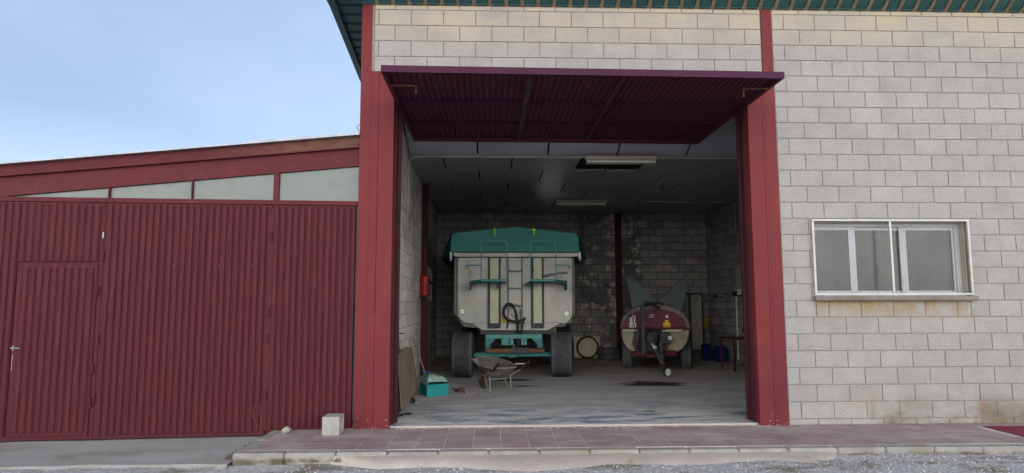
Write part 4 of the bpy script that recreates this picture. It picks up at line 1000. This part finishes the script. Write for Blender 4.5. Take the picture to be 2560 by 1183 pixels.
for px in (1587, 1667.5):
    p = at(px, 791.5, 5.89); b = MB(RM); b.disc((p.x,p.z), .032, 5.888, 5.8945, 20); b.build('reflector', M['whitep'], sp2)
b = MB(RM); p = at(1578.5, 806, 5.89); b.box(p.x-.01, p.x+.10, 5.888, 5.8945, p.z-.09, p.z+.10); b.box(p.x-.025, p.x+.115, 5.8875, 5.8944, p.z-.12, p.z-.02); st = b.build('sticker', M['whitep'], sp2)
b = MB(RM)
for k in range(3): b.box(p.x+.005, p.x+.085-.02*k, 5.885, 5.8872, p.z+.075-.035*k, p.z+.081-.035*k)
b.box(p.x+.035, p.x+.045, 5.885, 5.8872, p.z-.10, p.z-.04); b.box(p.x, p.x+.09, 5.885, 5.8872, p.z-.075, p.z-.069); b.build('pictogram', M['black'], st)
b = MB(RM); p = at(1667, 812, 5.89); b.box(p.x-.035, p.x+.04, 5.888, 5.8945, p.z+.04, p.z+.10); b.box(p.x-.075, p.x+.075, 5.8875, 5.8944, p.z-.05, p.z+.0395); st = b.build('sticker', M['orange'], sp2)
b = MB(RM)
for k in range(4): b.disc((p.x-.05+.033*k, p.z-.03), .011, 5.885, 5.8872, 12)
b.build('pictogram', M['rust'], st)
p = at(1629, 789, 5.89); b = MB(RM); b.prism([(p.x-.07,p.z+.005),(p.x-.01,p.z+.035),(p.x+.01,p.z+.035),(p.x+.075,p.z+.02),(p.x+.03,p.z-.01),(p.x,p.z-.03),(p.x-.03,p.z-.01)][::-1], 5.888, 5.8945); b.box(p.x-.07, p.x+.07, 5.888, 5.8945, p.z-.048, p.z-.040)
em = b.build('emblem', M['whitep'], sp2)
b = MB(RM); b.prism([(p.x-.02,p.z),(p.x,p.z+.02),(p.x+.02,p.z),(p.x,p.z-.02)][::-1], 5.885, 5.8875); b.build('diamond', M['rust'], em)
# fins
for pl_ in ([(1566,697),(1572,697),(1590,700),(1641,757),(1640,775),(1583,780)], [(1720,697),(1716,697),(1696,703),(1643,757),(1644,775),(1703,780)]):
    P = [at(a, c, 7.75) for a, c in pl_]; P = [(q.x, q.z) for q in P]
    b = MB(); b.prism(P, 7.72, 7.75); b.build('fin', M['fin'], sp2)
b = MB(RM); b.box(3.30, 3.70, 6.9, 7.3, 1.40, 1.45, .02); b.build('tank_lid', M['black'], sp2)
# pump, post, drive shaft and jockey wheel
b = MB(); b.box(3.035, 3.105, 5.30, 5.38, .40, 1.41, .008); b.build('mast', M['steel_dark'], sp2)
b = MB(); b.tube([(3.06,5.33,1.40),(3.14,5.35,1.47),(3.30,5.45,1.46),(3.42,5.5,1.36),(3.34,5.52,1.22),(3.12,5.5,1.16)], .010, 7); b.tube([(2.86,5.84,1.28),(2.83,5.85,1.22),(2.92,5.85,1.17),(3.02,5.6,1.25)], .007, 6)
b.tube([(3.0,5.6,1.3),(2.93,5.6,1.1),(2.98,5.6,.9),(3.12,5.6,.85),(3.25,5.6,.9)], .012, 7); b.tube([(3.15,5.6,1.38),(3.35,5.6,1.42),(3.5,5.6,1.32)], .03, 8); b.build('hoses', M['black'], sp2, smooth=True)
b = MB(); b.box(3.24, 3.52, 5.888, 5.894, 1.0, 1.1); 
b = MB(); b.tube([(3.35,5.75,.78),(3.28,5.45,.70)], .10, 18); b.lathe([(.0,0),(.105,0),(.125,-.05),(.125,-.16),(.10,-.2),(0,-.2)], (3.31,5.7,.74), 'y', 24); b.build('pump', M['steel_dark'], sp2, smooth=True)
b = MB(); b.box(3.48, 3.70, 5.55, 5.75, .60, .84, .02); b.tube([(3.55,5.6,.6),(3.60,5.6,.45),(3.68,5.6,.42)], .02, 8); b.build('valve_block', M['steel_dark'], sp2); b = MB(RM); b.tube([(3.08,5.7,.85),(3.03,5.7,.6),(3.1,5.7,.45)], .04, 10); b.build('suction_pipe', M['steel_dark'], sp2)
p = at(1675, 845, 5.5); b = MB(); b.disc((p.x,p.z), .042, 5.49, 5.52, 22); gq = b.build('pressure_gauge', M['whitep'], sp2)
b = MB(); b.disc((p.x,p.z), .012, 5.484, 5.489, 12); b.build('dial_hub', M['black'], gq)
b = MB(); b.tube([(3.27,5.5,.74),(3.25,5.4,.68),(3.26,5.32,.60)], [.11,.09,.055], 16); b.build('shaft_guard', M['steel_dark'], sp2, smooth=True)
b = MB(); b.tube([(3.235,5.36,.64),(3.29,5.15,.46),(3.33,5.0,.34),(3.36,4.92,.24)], [.026,.034,.045,.05], 12); b.build('drive_shaft', M['steel_dark'], sp2, smooth=True)
b = MB(); b.tube([(3.232,5.33,.645),(3.25,5.28,.60)], .020, 10); b.tube([(3.262,5.22,.575),(3.275,5.18,.545)], .036, 10); b.build('shaft_collar', M['whitep'], sp2)
b = MB(); b.tube([(3.36,5.10,.66),(3.375,5.0,.30),(3.375,4.98,.12)], [.024,.020,.012], 10); b.tube([(3.37,5.05,.60),(3.43,5.0,.54),(3.48,4.95,.50)], .008, 6); b.build('jockey_leg', M['steel_dark'], sp2)
JM = Matrix.Translation((3.425, 4.90, .105)) @ Matrix.Rotation(R(-62), 4, 'Z')
b = MB(JM); b.lathe([(.055,-.022),(.080,-.024),(.084,-.012),(.084,.012),(.080,.024),(.055,.022)], (0,0,0), 'x', 28); jw = b.build('jockey_wheel', M['black'], sp2, smooth=True)
b = MB(JM); b.lathe([(.0,-.026),(.068,-.026),(.072,-.018),(.056,0),(.072,.018),(.068,.026),(0,.026)], (0,0,0), 'x', 24); b.build('rim', M['whitep'], jw, smooth=True)
b = MB(); b.box(2.90, 3.14, 5.35, 5.5, .40, .47, .01); b.box(3.58, 3.80, 5.5, 5.7, .385, .47, .01); b.box(3.08, 3.30, 5.2, 5.35, .36, .42, .01); b.build('frame', M['hose_red'], sp2)
b = MB(RM); b.box(3.0, 3.9, 5.8, 8.0, .33, .40); b.build('chassis', M['hose_red'], sp2)
wheel(sp2, 3.0, 6.55, .34, .32, .21, R(-12.5), 2, 'cream', -1, lugs=True); wheel(sp2, 4.225, 6.35, .34, .32, .21, R(-12.5), 2, 'cream', 1, lugs=True)

# ------------------------------------------------------------------ wheelbarrow
BM = Matrix.Translation((.075, 2.97, .02)) @ Matrix.Rotation(R(90+27), 4, 'Z')      # local +x = towards the wheel
wb = thing('wheelbarrow', (.075, 2.97, .02), 'cement crusted wheelbarrow standing in front of the trailer with handles towards the yard', 'wheelbarrow')
b = MB(BM)
rim_ = [(-.31,-.23,.405),(-.34,0,.40),(-.31,.23,.405),(.0,.31,.44),(.36,.25,.495),(.46,0,.52),(.36,-.25,.495),(.0,-.31,.44)]
bot_ = [(-.20,-.15,.29),(-.21,0,.29),(-.20,.15,.29),(.0,.16,.29),(.17,.13,.295),(.20,0,.295),(.17,-.13,.295),(.0,-.16,.29)]
n = 8; V = [Vector(p) for p in rim_]+[Vector(p) for p in bot_]+[Vector(p)*1 for p in rim_]+[Vector((x*.97,y*.97,z+.008)) for x, y, z in bot_]
for k in range(8): V[16+k] = Vector((rim_[k][0]*.975, rim_[k][1]*.975, rim_[k][2]))
F = [(8,9,10,11,12,13,14,15), tuple(range(31,23,-1))]
for k in range(8): l = (k+1) % 8; F += [(k,l,8+l,8+k), (16+k,24+k,24+l,16+l), (k,16+k,16+l,l)]
b.add(V, F); b.build('tray', M['barrow'], wb)
b = MB(BM); b.tube(rim_, .011, 7, closed=True); b.build('tray_rim', M['barrow_frame'], wb)
for s in (-1, 1):
    b = MB(BM); b.tube([(.44,s*.05,.20),(.20,s*.14,.262),(-.20,s*.19,.274),(-.42,s*.245,.38),(-.60,s*.26,.49)], .015, 8); hd = b.build('handle', M['barrow_frame'], wb)
    b = MB(BM); b.tube([(-.42,s*.246,.382),(-.60,s*.26,.490),(-.64,s*.262,.512)], .021, 8); b.build('grip', M['black'], hd)
    b = MB(BM); b.tube([(-.17,s*.19,.275),(-.20,s*.19,.06),(-.185,s*.19,.012),(-.14,s*.19,.012),(-.11,s*.19,.06),(.06,s*.165,.275)], .013, 8); b.build('leg', M['barrow_frame'], wb)
b = MB(BM); b.tube([(-.05,-.19,.20),(-.05,.19,.20)], .010, 6); b.build('leg_brace', M['barrow_frame'], wb)
b = MB(BM); b.lathe([(.11,-.028),(.155,-.034),(.172,-.018),(.172,.018),(.155,.034),(.11,.028)], (.42,0,.172), 'y', 28); wl_ = b.build('wheel', M['tyre'], wb, smooth=True)
b = MB(BM); b.lathe([(.012,-.03),(.04,-.03),(.112,-.02),(.112,.02),(.04,.03),(.012,.03)], (.42,0,.172), 'y', 20); b.tube([(.42,-.10,.172),(.42,.10,.172)], .01, 8); b.build('rim', M['rust'], wl_, smooth=True)
b = MB(BM); b.tube([(.44,-.06,.21),(.42,-.09,.172)], .012, 6); b.tube([(.44,.06,.21),(.42,.09,.172)], .012, 6); b.build('fork', M['barrow_frame'], wb)

# ------------------------------------------------------------------ left corner clutter
b = MB(); b.slab([(-1.175,1.06,.022),(-1.165,2.05,.06),(-1.13,2.62,.14),(-1.225,2.52,.76),(-1.24,1.9,.80),(-1.235,1.08,.755)], -.012)
b.build('plywood_sheet', M['ply'], label='front weathered plywood sheet leaning low against the left garage wall', category='board', group='boards leaning on the left wall')
b = MB(); b.slab([(-1.25,.80,.022),(-1.25,1.72,.022),(-1.30,1.60,1.03),(-1.30,.75,.98)], -.012)
b.build('plywood_sheet', M['ply'], label='taller plywood sheet behind the front one, close to the door jamb', category='board', group='boards leaning on the left wall')
b = MB(); b.slab([(-1.185,.70,.022),(-1.20,1.20,.022),(-1.262,1.20,.80),(-1.262,.72,.79)], -.010)  # black sheet added to stand for the shadowed gap beside the boards
b.build('gap_shade_sheet', M['black'], label='added black sheet standing in for the shaded gap between the two plywood sheets', category='board', group='boards leaning on the left wall')
b = MB(); b.tube([(-1.16,2.15,.04),(-1.11,1.92,.045),(-1.05,1.66,.04)], [.018,.022,.024], 8); b.build('stick', M['wood'], smooth=True, label='short brown stick on the floor poking out under the plywood', category='stick')
b = MB()
for k in range(3): b.tube([(-1.20+.03*k,.60+.05*k,.03),(-1.12+.02*k,.72+.04*k,.045),(-1.03,.80+.05*k,.028)], .010, 6)
b.build('cable', M['black'], label='short black cable ends on the floor by the left jamb', category='cable')
b = MB(); b.tube([(-1.315,3.45,.86),(-.985,3.15,.03)], .014, 8); b.tube([(-1.315,3.45,.86),(-1.30,3.435,.825)], .019, 8); b.build('broomstick', M['wood'], label='thin wooden broomstick leaning against the left wall behind the crate', category='broomstick')
b = MB(); b.tube([(-1.305,1.6,1.02),(-1.25,1.6,1.02),(-1.23,1.6,1.015)], .008, 6); b.box(-1.333,-1.32,1.55,1.6,.95,1.10)
b.build('wall_peg', M['red_dark'], label='small red iron peg on the left wall above the plywood', category='peg')
cr_ = thing('crate', (-.9, 2.65, .02), 'teal plastic crate with crumpled translucent film over its top by the left wall', 'crate')
A, B_, C_ = Vector((-.97,2.37,0)), Vector((-.655,2.58,0)), Vector((-1.12,2.74,0)); ux = (B_-A); uy = (C_-A)
CM = Matrix(((ux.x, uy.x, 0, A.x), (ux.y, uy.y, 0, A.y), (0,0,1,0), (0,0,0,1)))
b = MB(CM); b.box(0,1,0,1,.022,.04); b.box(0,1,0,.03,.0405,.195); b.box(0,1,.97,1,.0405,.195); b.box(0,.03,.031,.969,.0405,.195); b.box(.97,1,.031,.969,.0405,.195)
b.box(-.02,1.02,-.025,-.0005,.182,.203); b.box(-.025,-.0005,-.02,1.02,.182,.203); b.build('box', M['crate'], cr_)
b = MB(CM); nx = 14; V = []; F = []
for j in range(nx+1):
    for i in range(nx+1):
        u, v_ = i/nx, j/nx; e = min(1, 6*min(u, 1-u, v_+.02, 1-v_+.02))
        h = .205 + (.155-.075*u)*e**.6 + .022*mnoise.noise(Vector((u*5, v_*5, 1)))*e
        V.append((u*1.02-.01, v_*1.02-.01, h))
for j in range(nx):
    for i in range(nx): a = j*(nx+1)+i; F.append((a, a+1, a+nx+2, a+nx+1))
b.add(V, F); b.build('film', M['film'], cr_)
b = MB(CM); V = []; F = []; nx = 10
for j in range(nx+1):
    for i in range(nx+1):
        u, v_ = i/nx, j/nx; V.append((.0+u*.45, .35+v_*.5, .385 - .03*u + .014*mnoise.noise(Vector((u*4, v_*4, 7)))))
for j in range(nx):
    for i in range(nx): a = j*(nx+1)+i; F.append((a, a+1, a+nx+2, a+nx+1))
b.add(V, F); b.build('cloth', M['bluecloth'], smooth=True, label='bright blue cloth lying on the film covered teal crate', category='cloth')
b = MB(); cpt = Vector((-.575,2.80,.05))
b.tube([(cpt.x+.05*math.cos(q*1.0)+.006*q, cpt.y+.05*math.sin(q), .04+.05*abs(math.sin(q*.37))) for q in [k*.45 for k in range(48)]] + [(-.40,2.72,.035),(-.43,2.66,.033)], .008, 6)
b.build('air_hose', M['hose_red'], smooth=True, label='dark red coiled hose on the floor beside the teal crate', category='hose')
b = MB(); p = atz(1192, 990, .02)
b.slab([(p.x-.05,p.y-.02,.024),(p.x+.05,p.y,.026),(p.x+.03,p.y+.05,.045),(p.x-.02,p.y+.04,.05)], .004)
b.build('leaf_litter', M['wood'], label='small curled dark scrap on the floor in front of the wheelbarrow', category='scrap')

# ------------------------------------------------------------------ back of the room
b = MB(); b.box(2.14, 2.83, 9.12, 9.16, .03, .585, .006); b.build('board', M['cream'], label='cream rectangular board standing against the back wall behind the round cover', category='board')
wc = thing('round_cover', (2.49, 9.0, .02), 'round cream disc with a dark rim standing against the cream board', 'round cover')
b = MB(); b.lathe([(.245,-.05),(.285,-.05),(.290,0),(.285,.05),(.245,.05)], (2.49,8.98,.312), 'y', 40); b.build('rim', M['black'], wc, smooth=True)
b = MB(); b.lathe([(.0,-.045),(.22,-.045),(.243,-.03),(.243,.03),(0,.03)], (2.49,8.98,.312), 'y', 40); b.box(2.486,2.494,8.928,8.934,.12,.5); b.build('disc', M['cream'], wc, smooth=True)
b = MB(); b.box(1.95, 2.13, 8.9, 9.1, .03, .50, .02); b.build('toolbox', M['black'], label='black upright case beside the round cover behind the trailer wheel', category='case')
for i, (z_, lb) in enumerate(((.10,'worn dark tyre lying flat at the bottom of the stack by the back column'), (.25,'dark tyre lying on top of the other tyre by the back column'))):
    b = MB(); b.lathe([(.19,-.07),(.26,-.078),(.30,-.05),(.30,.05),(.26,.078),(.19,.07)], (3.02-.03*i,8.75,z_), 'z', 32); b.build('tyre', M['tyre'], smooth=True, label=lb, category='tyre', group='tyres stacked by the back column')
b = MB(); V = []; F = []; nx = 12
for j in range(nx+1):
    for i in range(nx+1):
        u, v_ = i/nx*2-1, j/nx*2-1; h = .34+.09*max(0, 1-u*u-v_*v_)+.04*mnoise.noise(Vector((u*3, v_*3, 2)))
        V.append((3.0+u*.17, 8.72+v_*.15, h))
for j in range(nx):
    for i in range(nx): a = j*(nx+1)+i; F.append((a, a+1, a+nx+2, a+nx+1))
b.add(V, F); b.build('cloth', mat('pale_cloth', (.40,.36,.32), (.10,.09,.08), scale=7, rough=.9), label='pale crumpled cloth lying on the stacked tyres', category='cloth')
lk = thing('locker', (5.35, 9.3, .02), 'tall beige metal locker with dark frame against the back wall right of the sprayer', 'locker')
b = MB(); b.box(4.86, 5.585, 9.17, 9.55, .03, 1.70, .006); b.build('body', M['steel_dark'], lk)
for xa, xb in ((4.90, 5.185), (5.255, 5.535)):
    b = MB(); b.box(xa, xb, 9.15, 9.1695, .12, 1.645, .004); d_ = b.build('door', M['locker'], lk)
    b = MB(); cx = (xa+xb)/2
    for k in range(4): b.box(cx-.04, cx+.06, 9.146, 9.1495, 1.47+k*.035, 1.485+k*.035)
    b.build('vent', M['steel_dark'], d_)
b = MB(); b.lathe([(.12,-.10),(.25,-.11),(.28,-.06),(.28,.06),(.25,.11),(.12,.10)], (5.36,8.72,.13), 'z', 28); b.build('tyre', M['tyre'], smooth=True, label='black tyre lying on the floor in front of the locker', category='tyre')
cn = at(1768, 808, 9.3); b = MB(); b.lathe([(0,.16),(.07,.155),(.125,.10),(.14,.0),(.135,-.06),(.10,-.14),(0,-.15)], (5.70, 9.45, cn.z), 'z', 24); b.disc((5.70, cn.z-.04), .03, 9.30, 9.318, 14); b.build('canister', M['yellowdull'], smooth=True, label='dull yellow rounded canister hanging in the back right corner', category='canister')
b = MB(); b.tube([(5.78,9.5,cn.z-.13),(5.80,9.4,.6),(5.84,9.3,.45)], .005, 6); b.build('cable', M['cream'], label='thin pale cord hanging below the yellow canister', category='cable')
jg = thing('jerrycan', (5.56, 7.9, .02), 'upright dark blue plastic jerrycan on the floor by the right wall', 'jerrycan')
b = MB(); b.box(5.43, 5.685, 7.80, 8.05, .022, .385, .03); b.build('body', M['blue'], jg, bevel=.01)
b = MB(); b.tube([(5.50,7.92,.385),(5.50,7.92,.42)], .03, 12); b.tube([(5.56,7.92,.375),(5.57,7.92,.425),(5.64,7.92,.425),(5.66,7.92,.375)], .012, 8); b.build('cap', M['black'], jg)
b = MB(); b.box(5.26, 5.46, 8.28, 8.5, .022, .42, .04); b.build('drum', M['blue'], label='second blue container half hidden behind the upright jerrycan', category='container', bevel=.01)
b = MB(); b.tube([(5.895,9.0,1.64),(5.80,9.0,1.60),(5.80,8.95,1.58),(5.80,8.25,1.58),(5.80,8.22,1.66),(5.895,8.22,1.66)], .012, 6); b.tube([(5.85,9.15,1.62),(5.80,8.8,1.58)], .008, 6); b.tube([(5.85,9.05,1.65),(5.80,8.65,1.58)], .008, 6)
b.build('wall_rack', M['black'], label='small black wire rack on the right wall above the jerrycan', category='rack')
nb = MB(); nb.box(5.885, 5.899, 6.6, 7.65, 1.72, 2.33, .003); nb.build('wall_board', M['locker'], label='beige board fixed on the right wall above the black shelf', category='board')
nb = MB(); nb.box(5.78, 5.898, 6.6, 7.6, 1.60, 1.71, .004); nb.build('wall_shelf', M['black'], label='black shelf box on the right wall below the beige board', category='shelf')
b = MB()
for k in range(3): b.box(5.755, 5.775, 7.02+.09*k, 7.06+.09*k, 1.62, 1.76, .003)
b.build('clip_rack', M['whitep'], label='three small white clips on the front of the black wall shelf', category='clips')
b = MB(); b.box(5.87, 5.898, 7.62, 7.66, .1, 1.71); b.build('trim_strip', M['whitep'], label='narrow white strip running down the right wall beneath the shelf', category='strip')
tb = thing('work_table', (5.35, 6.0, .02), 'small dark steel table standing by the right wall behind the door jamb', 'table')
b = MB(); b.box(5.05, 5.85, 5.70, 6.55, .665, .70, .004); b.build('tabletop', M['hose_red'], tb)
for xx, yy in ((5.06,5.71),(5.80,5.71),(5.06,6.50),(5.80,6.50)):
    b = MB(); b.box(xx, xx+.035, yy, yy+.035, .022, .664); b.build('leg', M['maroon_dark'], tb)
b = MB(); b.lathe([(.03,-.035),(.15,-.035),(.16,0),(.15,.035),(.03,.035)], (5.50,5.95,.86), 'y', 28); rl_ = b.build('cable_reel', M['black'], smooth=True, label='round black cable reel standing on the dark table', category='reel')
b = MB()
for k in range(9): q = k*.698; b.disc((5.50+.115*math.cos(q), .86+.115*math.sin(q)), .016, 5.908, 5.9145, 10)
b.build('holes', M['galv'], rl_)
tb2 = thing('parts_tub', (5.35, 5.75, .02), 'low dark tub full of pale scraps on the floor below the table', 'tub')
b = MB(); b.lathe([(.0,.0),(.22,.0),(.25,.04),(.27,.20),(.25,.20),(.22,.03),(0,.02)], (5.42,5.45,.022), 'z', 24, closed=False); b.build('tub', M['tyre'], tb2, smooth=True)
b = MB()
for k in range(14):
    q = random.random()*6.28; r_ = random.uniform(0,.18); x, y = 5.42+r_*math.cos(q), 5.45+r_*math.sin(q)
    b.slab([(x,y,.20),(x+random.uniform(.05,.1),y+.03,.22),(x+.06,y+.08,.27),(x-.02,y+.06,.24)], .006)
b.build('scraps', M['ply'], tb2)
